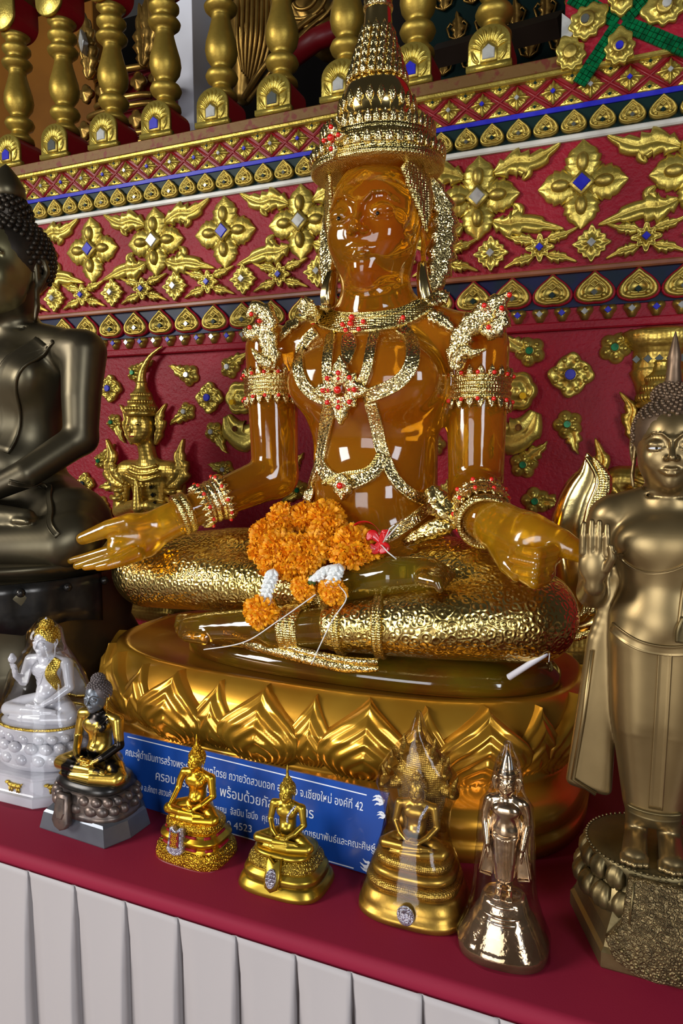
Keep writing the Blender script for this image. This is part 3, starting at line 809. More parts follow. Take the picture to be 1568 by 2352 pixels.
# ---------------------------------------------------------------- balustrade
def arch(w, h0, h, n=12):
    return [(-w, 0), (w, 0), (w, h0)] + [(w * math.cos(a), h0 + (h - h0) * math.sin(a)) for a in [PI * i / n for i in range(1, n)]] + [(-w, h0)]
def baluster():
    r = empty('baluster', (0, 0, 0), '', 'baluster', 'turned gold balusters above the wall')
    y0 = -0.005
    back = Plane((0, y0, 0))
    MB().add(*prism(back, arch(0.058, 0.07, 0.118), -0.115, 0.0, 0.0)).build('base_block', REDD, r, smooth=False)
    m = MB()
    m.add(*prism(back, arch(0.060, 0.07, 0.121), -0.002, 0.010, 0.003)).add(*box(-0.064, 0.064, y0 - 0.014, y0 + 0.01, 0.0, 0.016))
    for k in range(9):
        a = PI * (k + 0.5) / 9
        c = (0.036 * math.cos(a), 0.058 + 0.036 * math.sin(a))
        e = (0.054 * math.cos(a), 0.058 + 0.056 * math.sin(a))
        m.add(*leaf(back, [(0.022 * math.cos(a), 0.05 + 0.022 * math.sin(a)), c, e], [0.004, 0.0075, 0.004], 0.018, 8))
    for s in (-1, 1): m.add(*leaf(back, [(s * 0.03, 0.02), (s * 0.042, 0.035), (s * 0.05, 0.06)], [0.006, 0.008, 0.003], 0.017, 8))
    fp = m.build('front_panel', GOLDLEAF, r)
    MB().add(*prism(back, [(-0.024, 0.018), (0.024, 0.018), (0.024, 0.052), (0, 0.074), (-0.024, 0.052)], 0.008, 0.017, 0.003)).build('gem_setting', GOLDPAINT, fp)
    cy = y0 + 0.058
    prof = [(0.052, 0.112), (0.050, 0.125), (0.034, 0.142), (0.030, 0.150), (0.034, 0.156), (0.049, 0.166), (0.055, 0.180), (0.049, 0.194), (0.033, 0.203), (0.030, 0.210),
            (0.036, 0.217), (0.050, 0.238), (0.055, 0.262), (0.052, 0.288), (0.042, 0.322), (0.034, 0.352), (0.031, 0.366), (0.033, 0.370), (0.031, 0.375),
            (0.040, 0.380), (0.053, 0.392), (0.056, 0.402), (0.050, 0.410), (0.036, 0.418), (0.033, 0.424), (0.040, 0.432), (0.052, 0.446), (0.052, 0.456), (0.040, 0.468), (0.034, 0.475), (0.040, 0.49), (0.052, 0.50)]
    MB().add(*lathe(0, cy, prof, 32)).build('turned_shaft', BALUSTER, r)
    up_ = Plane((0, y0, 0.615), (1, 0, 0), (0, 0, -1))
    MB().add(*prism(up_, arch(0.058, 0.07, 0.118), -0.115, 0.0)).build('top_block', REDD, r, smooth=False)
    MB().add(*prism(up_, arch(0.060, 0.07, 0.121), -0.002, 0.010, 0.003)).build('top_panel', GOLDLEAF, r)
    return r
bal0 = baluster()
gemc = {-8: BLUE, -7: GREYG, -6: WHITEG, -5: BLUE, -4: WHITEG, -3: GREYG, -2: WHITEG, -1: BLUE, 0: WHITEG}
blab = {-8: 'leftmost gold baluster above the dark bronze topknot', -7: 'second gold baluster from the left with grey mirror on its base', -6: 'third gold baluster from the left with white mirror on its base',
        -5: 'gold baluster with blue glass on its base left of the white column', -4: 'gold baluster just right of the white column', -3: 'gold baluster in front of the gilded robe left of the crown spire',
        -2: 'gold baluster touching the left of the crown spire', -1: 'gold baluster with blue glass half hidden right of the crown spire', 0: 'rightmost gold baluster with big white mirror on its base'}
for i in range(-8, 1):
    o = bal0 if i == -8 else copy_tree(bal0)
    o.location = (-0.416 + 0.2287 * i, WY - 0.008, 2.545)
    o['label'] = blab[i]
slab('handrail', BROWN, -2.40, -0.25, WY - 0.03, WY + 0.14, 3.160, 3.235, 0.006)
BALS = [o for o in COL.objects if o.name.startswith('baluster') and o.parent is None]
for o in BALS:
    i = round((o.location.x + 0.416) / 0.2287)
    fp = [c for c in o.children if c.name.startswith('front_panel')][0]
    stt = [c for c in fp.children][0]
    g = gem(Plane((0, -0.005, 0.042)), 0.0175, gemc[i], 'glass_stone', None, 0.020, 'pent', 0.012)
    g.parent = fp

# ---------------------------------------------------------------- painted pillar at upper right, with green mosaic cross
PX0 = -0.213
pil = tag(MB().add(*bbox(PX0, 1.2, WY - 0.024, 2.42, 2.50, 3.6, 0.004)).build('pillar', RED, smooth=False, origin=(0.2, WY, 2.5)), kind='structure')
PY = WY - 0.024
def ppl(u, v): return Plane(at(u, v, PY))
C0 = at(1424, 52, PY)
r = empty('mosaic_cross', C0, 'green mirror-mosaic cross on the red pillar at upper right', 'mosaic')
tiles = 0
rng = random.Random(4)
for ang, L in ((math.radians(36), 0.22), (math.radians(144), 0.16), (math.radians(-126) , 0.17), (math.radians(-32), 0.19)):
    m = MB(); pl = Plane(C0).turned(ang)
    n = int(L / 0.0125)
    for i in range(n):
        for j in range(3):
            a = 0.006 + i * 0.0125; b = (j - 1) * 0.0128
            tl = rng.uniform(-0.0006, 0.0012)
            m.add(*prism(pl, [(a, b - 0.0058), (a + 0.0112, b - 0.0058), (a + 0.0112, b + 0.0058), (a, b + 0.0058)], -0.002, 0.006 + tl, 0.0008))
    m.build('mosaic_arm', GREENG, r, smooth=False)
def kran(u, v, s, ang, label, gm=None):
    P = at(u, v, PY)
    r = empty('pillar_leaf_ornament', P, label, 'ornament', 'gold leaf ornaments on the red pillar')
    pl = Plane(P).turned(ang)
    MB().add(*radial(pl, lambda th: s * (0.72 + 0.34 * math.cos(th) ** 4 * (math.cos(th) > 0) + 0.07 * math.cos(9 * th)), lambda t, th: 0.022 + 0.005 * math.sin(2.2 * PI * t) - 0.010 * t ** 5, 60, 9)).build('leaf', GOLDLEAF, r)
    MB().add(*radial(pl, lambda th: s * 0.36 * (1 + 0.25 * math.cos(th)), lambda t, th: 0.032 - 0.004 * t, 24, 4, 0.01)).build('setting', GOLDPAINT, r)
    if gm: gem(pl, 0.2 * s, gm, 'stone', r, 0.036, 'rd', 0.02)
kran(1423, 118, 0.050, PI / 2, 'gold pointed leaf with blue stone below the green mosaic cross', BLUE)
kran(1345, 58, 0.056, 0.5, 'gold leaf with mirror stone left of the green mosaic cross', GREYG)
kran(1312, 132, 0.050, 2.0, 'half gold leaf at the lower left corner of the pillar', None)
kran(1530, 22, 0.056, PI, 'gold leaf with white stone right of the green mosaic cross', WHITEG)
kran(1428, -4, 0.045, -PI / 2, 'gold leaf above the green mosaic cross', None)
P = at(1300, 72, PY)
tag(MB().add(*prism(Plane(P), [(-0.012, -0.045), (0.036, 0), (-0.012, 0.045)], -0.002, 0.010, 0.002)).build('mirror_triangle', WHITEG, origin=P, smooth=False), 'white mirror triangle on the left edge of the red pillar', 'mirror')
# ---------------------------------------------------------------- things behind the balustrade
# carved red and gold throne seen between the left balusters
TH = at(290, 200, 2.75)
thr = empty('carved_throne', (TH[0], 2.75, 2.3), 'red and gold carved throne tiers behind the left balusters', 'throne')
tb = MB()
for k in range(5):
    z = 2.36 + k * 0.17; w = 0.26 - 0.028 * k
    tb.add(*bbox(TH[0] - w, TH[0] + w, 2.75 - 0.02 * (4 - k), 2.95, z, z + 0.15, 0.01))
tb.build('tier', REDD, thr, smooth=False)
ed = MB()
for k in range(5):
    z = 2.36 + k * 0.17; w = 0.27 - 0.028 * k; y = 2.75 - 0.02 * (4 - k)
    for zz in (z + 0.015, z + 0.135):
        pts = [(TH[0] + w * math.cos(t), y - 0.02 - 0.03 * math.sin(t), zz) for t in np.linspace(PI, 0, 14)]
        ed.add(*tube(pts, 0.014, 8))
ed.build('gold_moulding', ROBEGOLD, thr)
for k in range(5):
    z = 2.36 + k * 0.17 + 0.075; y = 2.75 - 0.02 * (4 - k) - 0.012
    for q in range(-2, 3):
        MB().add(*radial(Plane((TH[0] + q * 0.10, y - 0.02, z)), lambda th: 0.040 * (0.75 + 0.3 * abs(math.cos(2 * th))), lambda t, th: 0.03 - 0.015 * t, 32, 5)).build('gold_flower', ROBEGOLD, thr)
for (u, v, s) in ((197, 90, 1), (330, 90, 1.2), (205, 130, 1), (345, 60, 1.2)):
    Q = at(u, v, 2.68)
    MB().add(*leaf(Plane(Q), [(0, -0.10 * s), (0.01, 0), (-0.01, 0.12 * s)], [0.02, 0.045 * s, 0.004], 0.03, 22, 0.3, 5)).build('flame_leaf', ROBEGOLD, thr)
Q = at(192, 98, 2.64)
MB().add(*prism(Plane(Q), [(0, -0.05), (0.016, 0), (0, 0.05), (-0.016, 0)], -0.02, 0.02, 0.004)).build('mirror_drop', WHITEG, thr, smooth=False)
# robed gilded figure: knee and drapery behind the middle balusters
RB = at(690, 40, 2.95)
rob = empty('gilded_figure', (RB[0], 2.95, 2.5), 'large gilded robed figure behind the middle balusters', 'statue')
cl = Clay((RB[0] - 0.50, 2.70, 2.50), (RB[0] + 0.42, 3.28, 3.75), 0.010)
cl.chain([at(600, -120, 2.98), at(585, 60, 2.96), at(560, 215, 2.95)], [0.16, 0.13, 0.05], 0.03)
cl.chain([at(690, -120, 3.02), at(700, 30, 2.99), at(760, 90, 2.99)], [0.17, 0.13, 0.09], 0.03)
cl.build('robe', ROBEGOLD, rob)
for k in range(8):
    pts = [at(548 + 11 * k, -20, 2.82 + .004 * abs(k - 4)), at(545 + 11 * k, 60 + 3 * k, 2.81 + .004 * abs(k - 4)), at(548 + 8 * k, 120 + 5 * k, 2.84), at(556 + 4 * k, 165 + 5 * k, 2.87)]
    MB().add(*tube(spline(pts, 16), list(np.linspace(0.0115, 0.006, 16)), 8)).build('robe_fold', ROBEGOLD, rob)
for du, rr in ((0, .014), (24, .010)):
    pts = [at(560 + du * .4, 225 + du * .3, 2.86), at(596 + du, 168, 2.80), at(640 + du, 112, 2.79), at(690 + du, 60, 2.81), at(745 + du, 20, 2.84)]
    MB().add(*tube(spline(pts, 22), rr, 8)).build('beaded_hem', ROBEGOLD, rob)
for k in range(3):
    c0 = at(700, -5, 2.82); r_ = .055 + .045 * k
    MB().add(*tube([c0 + np.array((r_ * math.cos(t), 0, r_ * .8 * math.sin(t))) for t in np.linspace(0, 2 * PI, 33)], .009, 6)).build('scroll_ring', ROBEGOLD, rob)
# red throne skirt rail between figure and crown
a, b = at(660, 140, 2.82), at(800, 60, 2.82)
tag(MB().add(*tube([a, (a + b) / 2 + (0, 0, 0.02), b], 0.045, 10)).build('red_rail', REDD, origin=a), 'dark red rounded rail behind the balusters left of the crown spire', 'rail')
# green glass screen with gold flame lace, right of the crown
scr = empty('glass_screen', at(1130, 60, 2.95), 'green and gold lace screen behind the rightmost balusters', 'screen')
a, b = at(985, 260, 2.97), at(1400, -60, 2.97)
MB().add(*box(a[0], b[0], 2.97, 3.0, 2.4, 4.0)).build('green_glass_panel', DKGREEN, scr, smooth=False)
fm = MB()
rng = random.Random(3)
for ix in range(9):
    for iz in range(9):
        x = a[0] + 0.06 + ix * 0.115 + (iz % 2) * 0.057; z = 2.55 + iz * 0.125
        pl = Plane((x, 2.96, z))
        fm.add(*leaf(pl, [(0, -0.05), (0.004, 0.0), (-0.003, 0.06)], [0.008, 0.026, 0.002], 0.012, 14, 0.35, 4))
        for s in (-1, 1):
            q = Plane((x, 2.96, z), (s, 0, 0))
            fm.add(*tube([q.p(0, -0.05, 0.004), q.p(0.03, -0.035, 0.004), q.p(0.042, 0.0, 0.004), q.p(0.028, 0.018, 0.004), q.p(0.018, 0.006, 0.004)], 0.005, 5))
fm.build('gold_lace', ROBEGOLD, scr)
a, b = at(1000, 130, 2.75), at(1290, 55, 2.62)
v, f = tube([a, b], 0.045, 4)
tag(MB().add(v, f).build('timber_beam', WOODD, origin=a, smooth=False), 'dark slanting timber beam behind the rightmost baluster', 'beam')

# ---------------------------------------------------------------- relief deities with hands joined, left and right
def deity():
    r = empty('relief_deity', (0, 0, 0), '', 'relief', 'praying deities in relief on the red panel')
    c = Clay((-0.30, -0.12, -0.62), (0.30, 0.03, 0.36), 0.005)
    # origin = base of neck; facing out and a little to its right
    c.cap((0, -0.01, -0.02), (-0.005, -0.02, 0.05), 0.034, 0.032, 0.01)
    c.ell((-0.012, -0.035, 0.115), (0.050, 0.045, 0.064), 0.01)
    c.ell((-0.018, -0.055, 0.075), (0.030, 0.025, 0.026), 0.015)
    c.cap((-0.022, -0.078, 0.125), (-0.026, -0.088, 0.098), 0.005, 0.008, 0.006)
    for s in (-1, 1): c.ell((-0.014 + s * 0.02, -0.074, 0.122), (0.012, 0.008, 0.007), 0.004)
    for s in (-1, 1): c.cap((-0.016 + s * 0.008, -0.077, 0.139), (-0.012 + s * 0.032, -0.068, 0.138), 0.003, 0.003, 0.003)
    c.cap((-0.030, -0.079, 0.079), (-0.008, -0.079, 0.079), 0.004, 0.004, 0.003)
    c.cap((0, 0, -0.10), (0, 0.01, -0.30), 0.085, 0.055, 0.02, ((0, 1, 0), 1.6))
    c.cap((-0.10, 0, -0.045), (0.10, 0, -0.045), 0.04, 0.04, 0.03)
    for s in (-1, 1):
        c.chain([(s * 0.115, -0.005, -0.05), (s * 0.135, -0.015, -0.20), (s * 0.03, -0.06, -0.17)], [0.036, 0.030, 0.022], 0.01)
    c.cap((-0.01, -0.07, -0.18), (-0.01, -0.075, -0.08), 0.022, 0.008, 0.008)
    c.cap((0, 0, -0.32), (0.02, -0.01, -0.48), 0.10, 0.12, 0.03, ((0, 1, 0), 1.6))
    c.cap((0.02, -0.02, -0.46), (-0.22, -0.05, -0.52), 0.075, 0.06, 0.03)
    c.cap((-0.22, -0.03, -0.54), (0.15, -0.02, -0.57), 0.05, 0.05, 0.02)
    c.cut(1, -0.001, False)
    c.build('body', ROBEGOLDW, r)
    h = MB()
    # tiered headdress with curved spire
    h.add(*lathe(-0.01, -0.03, [(0.056, 0.150), (0.062, 0.158), (0.058, 0.166), (0.054, 0.172), (0.058, 0.180), (0.048, 0.195), (0.040, 0.215), (0.036, 0.232), (0.026, 0.245), (0.020, 0.262), (0.022, 0.268), (0.018, 0.275)], 24))
    for k in range(16):
        a = PI + PI * (k + 0.5) / 16
        for q, (rr, zz, s) in enumerate(((0.058, 0.176, 1), (0.047, 0.200, 0.9), (0.037, 0.226, 0.8))):
            h.add(*ball((-0.01 + rr * math.cos(a), -0.03 + rr * math.sin(a), zz), (0.006 * s, 0.006 * s, 0.011 * s), 6, 4))
    h.build('headdress', ROBEGOLDW, r)
    MB().add(*tube(spline([(-0.01, -0.03, 0.27), (-0.004, -0.03, 0.31), (0.03, -0.03, 0.36), (0.085, -0.03, 0.395)], 16), list(np.linspace(0.019, 0.003, 16)), 10)).build('curved_spire', ROBEGOLDW, r)
    for s in (-1, 1):
        pl = Plane((s * 0.052 - 0.01, -0.02, 0.11), (s, 0, 0))
        MB().add(*leaf(pl, [(0.0, -0.06), (0.022, 0.0), (0.018, 0.04), (0.05, 0.085)], [0.008, 0.02, 0.016, 0.002], 0.02, 20, 0.3, 4)).build('ear_flame', ROBEGOLDW, r)
    for s in (-1, 1):
        pl = Plane((s * 0.12, -0.03, -0.05), (s, 0, 0))
        MB().add(*leaf(pl, [(-0.02, -0.05), (0.025, -0.02), (0.04, 0.02), (0.03, 0.06), (0.05, 0.12)], [0.02, 0.034, 0.028, 0.02, 0.002], 0.024, 24, 0.25, 5)).build('shoulder_flame', ROBEGOLDW, r)
        MB().add(*tube([(s * 0.14, -0.045, -0.115), (s * 0.118, -0.055, -0.12), (s * 0.095, -0.045, -0.115)], 0.010, 8)).add(*tube([(s * 0.15, -0.045, -0.145), (s * 0.125, -0.055, -0.15), (s * 0.10, -0.045, -0.145)], 0.010, 8)).build('armlet', ROBEGOLDW, r)
    n = MB()
    for k in range(3): n.add(*tube([(x, -0.035 - 0.012 * math.cos(x / 0.06) - 0.008 * k, -0.015 - 0.022 * k - 0.02 * math.cos(x / 0.05)) for x in np.linspace(-0.055 - 0.012 * k, 0.055 + 0.012 * k, 12)], 0.007, 6))
    for k in range(9): n.add(*ball((-0.06 + 0.015 * k, -0.07, -0.09 - 0.01 * math.sin(PI * k / 8)), 0.006, 6, 4))
    n.build('necklace', ROBEGOLDW, r)
    e = MB()
    for s in (-1, 1): e.add(*ball((-0.014 + s * 0.02, -0.0795, 0.121), (0.006, 0.003, 0.003), 8, 5))
    e.build('painted_eye', BLACKEYE, r)
    MB().add(*ball((-0.019, -0.0815, 0.0785), (0.011, 0.003, 0.003), 8, 5)).build('red_lips', RED, r)
    b = MB()
    for k in range(7): b.add(*prism(Plane((0.045 + 0.006 * k, -0.062, -0.10 - 0.03 * k)), [(0.009, 0), (0, 0.009), (-0.009, 0), (0, -0.009)], -0.01, 0.004, 0.001))
    b.build('dark_stone_band', BLACKEYE, r, smooth=False)
    return r
ROBEGOLDW = mat('relief_gold', (0.58, 0.40, 0.085), 0.85, 0.34, (0.40, 0.25, 0.04), 22, (0.4, 0.7), ('bead', 75, 0.35, 0.004))
d0 = deity()
D = at(347, 1052, WY)
d0.location = (D[0], WY, D[2]); d0['label'] = 'gold praying deity in relief with curved spire headdress, left of the amber statue'
d1 = copy_tree(d0)
for q in [q for q in d1.children if q.name.startswith('curved_spire')]: bpy.data.objects.remove(q)
d1.location = (at(1520, 1000, WY)[0], WY, D[2]); d1['label'] = 'gold relief deity half hidden behind the standing brass statue'
# gilded capital-shaped ornament above the right deity
P = at(1512, 830, WY)
cp = empty('gilded_capital', P, 'gilded bracket with mirror squares behind the standing brass statue topknot', 'ornament')
MB().add(*lathe(P[0], WY, [(0.050, P[2] - 0.10), (0.060, P[2] - 0.06), (0.074, P[2] - 0.03), (0.066, P[2] - 0.02), (0.066, P[2] + 0.03), (0.082, P[2] + 0.04), (0.10, P[2] + 0.075), (0.09, P[2] + 0.082), (0.05, P[2] + 0.09)], 28, ry=0.6)).build('moulded_body', ROBEGOLDW, cp)
for k in range(5):
    x = P[0] - 0.056 + 0.028 * k
    gem(Plane((x, WY - 0.040 + 0.5 * abs(k - 2) ** 2 * 0.004, P[2] + 0.004)), 0.011, GREYG, 'mirror_square', cp, 0.004)
# ================================================================ table
def proj(p):
    d = np.asarray(p, float) - EYE
    z = d @ FW
    return 784 + FPX * (d @ RT) / z, 1176 - FPX * (d @ UP) / z

TZ, TY0 = 0.75, 0.884
tbl = empty('altar_table', (-1.0, 1.45, 0), 'long altar table hidden under crimson cloth and pleated beige skirt', 'table')
MB().add(*bbox(-2.6, 0.55, TY0 + 0.02, 2.05, 0.70, 0.738, 0.004)).build('tabletop', TIMBER, tbl, smooth=False)
for x in (-2.5, -1.0, 0.45):
    for y in (TY0 + 0.08, 1.98): MB().add(*box(x - 0.03, x + 0.03, y - 0.03, y + 0.03, 0, 0.702)).build('leg', TIMBER, tbl, smooth=False)
# cloth over the top with its front fold
rings = []
prof = [(2.06, 0.7385), (2.06, 0.7495)] + [(TY0 + 0.014, 0.75)] + [(TY0 + 0.014 - 0.014 * math.sin(a), 0.75 - 0.014 + 0.014 * math.cos(a)) for a in np.linspace(0.3, PI / 2, 5)] + [(TY0, 0.715), (TY0 + 0.012, 0.712), (TY0 + 0.016, 0.7385)]
xs = np.linspace(-2.62, 0.57, 80)
for x in xs: rings.append([(x, y, z + (0.0012 * math.sin(7 * x) if z < 0.745 and y < 1 else 0)) for y, z in prof])
tag(MB().add(*loft(rings)).build('tablecloth', CLOTHRED, origin=(-1, 1.4, 0.75)), 'crimson cloth covering the top of the altar table', 'tablecloth')
# pleated skirt: flat pleats, each lapping over the next
pl_x = [at(u, 2000, TY0)[0] for u in (-60, 70, 175, 290, 410, 543, 680, 810, 975, 1155, 1340, 1530, 1730)]
pl_x = [-2.6, -2.2, -1.9, -1.62] + pl_x
m = MB(); rings = []
zt, zb = 0.728, 0.0
path = []
for i in range(len(pl_x) - 1):
    x0, x1 = pl_x[i], pl_x[i + 1]
    path += [(x0, 0.022, 0.045), (x0 + 0.0015, 0.010, 0.030), (x0 + 0.08 * (x1 - x0), 0.001, 0.004), (x0 + 0.35 * (x1 - x0), 0.0, 0.002), (x0 + 0.65 * (x1 - x0), 0.0, -0.003), (x1 - 0.008, -0.004, -0.014), (x1 - 0.001, -0.006, -0.012), (x1 + 0.001, -0.002, 0.002), (x1 - 0.005, 0.014, 0.036)]
rs = random.Random(2)
jit = [rs.uniform(-1, 1) for _ in path]
rows = [zt, zt - 0.012, zt - 0.06, zt - 0.12, zt - 0.22, zt - 0.36, zt - 0.55, 0.012]
for r_, z in enumerate(rows):
    k = min(1.0, (zt - z) / 0.30)
    rings.append([(x + (0.010 * k * (0.6 + 0.4 * jit[i]) if i % 9 < 2 else 0.0) + 0.004 * k * jit[i // 9 * 9] * math.sin(5 * z + jit[i // 9 * 9] * 3), TY0 - 0.006 - 0.004 * k + (ya * (1 - k) + yb * k) * (0.04, 0.25, 0.7, 1, 1, 1, 1, 1)[r_] , z) for i, (x, ya, yb) in enumerate(path)])
v, f = loft(rings, cap=False, closed=False)
sk = m.add(v, f).build('table_skirt', SKIRT, origin=(-0.9, TY0, 0.4))
tag(sk, 'pleated beige satin skirt hanging along the front of the altar table', 'table skirt')
md = sk.modifiers.new('thickness', 'SOLIDIFY'); md.thickness = 0.0016; md.offset = -1

# ================================================================ the amber statue on its lotus seat
LC = (-0.655, 1.53)
LOT = [  # z, a, b
 (0.750, .598, .388), (0.784, .600, .390), (0.788, .590, .380), (0.793, .596, .386), (0.826, .592, .382), (0.838, .580, .366), (0.852, .566, .340), (0.858, .560, .334),
 (0.875, .566, .338), (0.905, .584, .350), (0.935, .592, .350), (0.965, .590, .336), (0.990, .582, .314), (1.003, .576, .300), (1.006, .568, .292), (0.999, .550, .272), (0.988, .51, .235), (0.984, .44, .19)]
lot = empty('lotus_pedestal', (LC[0], LC[1], TZ), 'large gold lotus pedestal under the amber crowned statue', 'pedestal')
LE = 2.7
MB().add(*loft([sring(LC[0], LC[1], z, a, b, 3.6 - .9 * min(1, max(0, (z - .826) / .035)), 160) for z, a, b in LOT[:9]])).build('base_tier', LOTUSG, lot)
MB().add(*loft([sring(LC[0], LC[1], z, a - 0.006, b - 0.006, LE, 160) for z, a, b in LOT[7:]])).build('seat_bowl', LOTUSG, lot)
zz, aa, bb = (np.array([q[i] for q in LOT[7:14]]) for i in range(3))
def lpt(th, z, off=0.0):
    a, b = float(np.interp(z, zz, aa)) + off, float(np.interp(z, zz, bb)) + off
    c, s = math.cos(th), math.sin(th)
    return np.array((LC[0] + a * math.copysign(abs(c) ** (2 / LE), c), LC[1] + b * math.copysign(abs(s) ** (2 / LE), s), z))
TH = np.linspace(-1.5 * PI, 0.5 * PI, 1441)
ring_ = np.array([lpt(t, 0.94) for t in TH]); AL = np.r_[0, np.cumsum(np.linalg.norm(np.diff(ring_, axis=0), axis=1))]
def s_of_u(u):
    c = [(abs(proj(lpt(t, 1.0))[0] - u), s) for t, s in zip(TH, AL) if math.sin(t) < 0]
    return min(c)[1]
def th_of(s): return float(np.interp(s % AL[-1], AL, TH))
def ogive(b):   # half width of a petal at height fraction b
    b = np.clip(b, 0, 1)
    return np.interp(b, [0, .12, .3, .48, .62, .76, .88, .95, 1.0], [.60, .84, 1.0, .98, .80, .50, .22, .08, 0.0])
def petal(s, W, z0, z1, off, ridges, name, amp):
    nb, nq = 46, 41
    V = []
    for j in range(nb):
        b = j / (nb - 1)
        w = W * max(float(ogive(b)), 0.004)
        for i in range(nq):
            q = -1 + 2 * i / (nq - 1)
            lo_, hi_ = 0.02, 1.0
            for _ in range(14):
                mid = (lo_ + hi_) / 2
                if mid * float(ogive(b / mid)) >= abs(q) * float(ogive(b)) and b <= mid: hi_ = mid
                else: lo_ = mid
            lam = hi_
            h = off + 0.011 * (1 - q * q) ** 0.5 * min(1, b * 5 + 0.2) + amp * (abs(((lam * ridges) % 1.0) - 0.5) * 2 - 0.5) * min(1.0, 8 * (1 - abs(q)) + 0.2)
            if i in (0, nq - 1): h = -0.008
            z = z0 + (z1 - z0) * b
            V.append(lpt(th_of(s + q * w), z, h))
    F = [(j * nq + i, j * nq + i + 1, (j + 1) * nq + i + 1, (j + 1) * nq + i) for j in range(nb - 1) for i in range(nq - 1)]
    return MB().add(V, F).build(name, LOTUSG, lot)
s1, s2 = s_of_u(620), s_of_u(845)
sp = s2 - s1
n_p = round(AL[-1] / sp); sp = AL[-1] / n_p
for i in range(n_p):
    s = s1 + i * sp
    petal(s, sp * 0.43, 0.855, 1.003, 0.005, 5.3, 'large_petal', 0.0062)
    petal(s + sp / 2, sp * 0.22, 0.862, 0.998, -0.002, 4.0, 'small_petal', 0.005)

st = empty('amber_statue', (-0.56, 1.55, 0.985), 'amber resin seated statue in tall gold crown and jewellery, on the gold lotus pedestal', 'statue')
X0, Y0 = -0.56, 1.56

def face(c, C, s, brow=1.0, nose=1.0, smile=0.0, k=0.12):
    """a calm carved face looking along -y; C centre of head, s half the face height"""
    C = np.asarray(C, float)
    P = lambda x, y, z: C + s * np.array((x, y, z))
    c.ell(P(0, .14, .28), s * np.array((.79, .90, .86)), k * s)
    c.ell(P(0, -.10, -.30), s * np.array((.72, .68, .70)), .22 * s)
    c.ell(P(0, -.50, -.80), s * .22, .25 * s)
    for q in (-1, 1): c.ell(P(q * .36, -.46, -.22), s * np.array((.27, .24, .28)), .2 * s)
    for q in (-1, 1): c.ell(P(q * .36, -.84, .06), s * np.array((.22, .12, .10)), .10 * s, sub=True)
    c.chain([P(0, -.76, .22), P(0, -.84, -.0), P(0, -.965 * nose, -.22)], [.055 * s, .062 * s, .092 * s], .07 * s)
    for q in (-1, 1): c.ell(P(q * .105, -.83, -.245), s * np.array((.078, .10, .065)), .04 * s)
    for q in (-1, 1):
        c.chain([P(q * .07, -.79, .20), P(q * .22, -.79, .33), P(q * .42, -.70, .35), P(q * .62, -.50, .20)], [.03 * s, .035 * s, .032 * s, .02 * s], .045 * s)
        c.ell(P(q * .34, -.66, .07), s * np.array((.21, .13, .125)), .03 * s)
        c.chain([P(q * .13, -.765, .035), P(q * .26, -.80, .005), P(q * .42, -.755, .0), P(q * .56, -.64, .04)], [.016 * s] * 4, .012 * s, sub=True)
        c.chain([P(q * .14, -.76, .0), P(q * .30, -.775, -.055), P(q * .48, -.71, -.045), P(q * .56, -.63, .02)], [.018 * s, .024 * s, .024 * s, .015 * s], .02 * s)
    c.chain([P(-.25, -.715, -.505), P(-.10, -.79, -.485), P(0, -.80, -.50), P(.10, -.79, -.485), P(.25, -.715, -.505)], [.016 * s, .042 * s, .040 * s, .042 * s, .016 * s], .05 * s)
    c.chain([P(-.20, -.72, -.56), P(-.08, -.775, -.595), P(.08, -.775, -.595), P(.20, -.72, -.56)], [.016 * s, .050 * s, .050 * s, .016 * s], .05 * s)
    c.chain([P(-.29, -.735, -.505), P(-.12, -.832, -.535), P(0, -.845, -.545), P(.12, -.832, -.535), P(.29, -.735, -.505)], [.013 * s] * 5, .014 * s, sub=True)

def ears(c, C, s, L=1.0, k=0.03):
    C = np.asarray(C, float); P = lambda x, y, z: C + s * np.array((x, y, z))
    for q in (-1, 1):
        n = (1, .25 * q, 0)
        c.chain([P(q * .80, .18, .22), P(q * .86, .30, .22), P(q * .88, .36, .0), P(q * .84, .22, -.28), P(q * .80, .14, -.42 * L)], [.06 * s, .065 * s, .06 * s, .055 * s, .05 * s], k * s)
        c.cap(P(q * .78, .2, .15), P(q * .80, .18, -.4 * L), .11 * s, .08 * s, k * s, (n, 2.0))
        c.chain([P(q * .80, .14, -.35 * L), P(q * .83, .10, -.75 * L), P(q * .80, .06, -1.0 * L)], [.07 * s, .085 * s, .06 * s], k * s, (n, 1.7))

HC, HS = (X0, 1.545, 1.981), 0.135
c = Clay((-1.26, 1.16, 1.00), (-0.02, 1.74, 2.14), 0.0034)
# trunk
c.cap((X0, 1.545, 1.58), (X0, 1.55, 1.36), 0.150, 0.150, 0.03, ((0, 1, 0), 1.38))
c.ell((X0, 1.535, 1.63), (.190, .118, .130), 0.05)
for q in (-1, 1):
    c.ell((X0 + q * .085, 1.455, 1.635), (.090, .050, .070), 0.05)
    c.cap((X0, 1.565, 1.80), (X0 + q * .20, 1.565, 1.725), .055, .058, 0.05)
c.ell((X0, 1.505, 1.375), (.125, .098, .10), 0.05)
c.ell((X0, 1.55, 1.22), (.22, .16, .14), 0.06)
c.chain([(X0, 1.565, 1.72), (X0, 1.555, 1.80), (X0, 1.55, 1.90)], [.112, .086, .074], 0.03)
for z in (1.795, 1.83): c.chain([(X0 + .102 * math.cos(a), 1.552 + .102 * math.sin(a), z + .012 * abs(math.cos(a))) for a in np.linspace(PI, 2 * PI, 9)], [.0035] * 9, .006, sub=True)
c.ell((X0, 1.405, 1.325), (.012, .02, .012), 0.01, sub=True)
face(c, HC, HS)
ears(c, HC, HS)
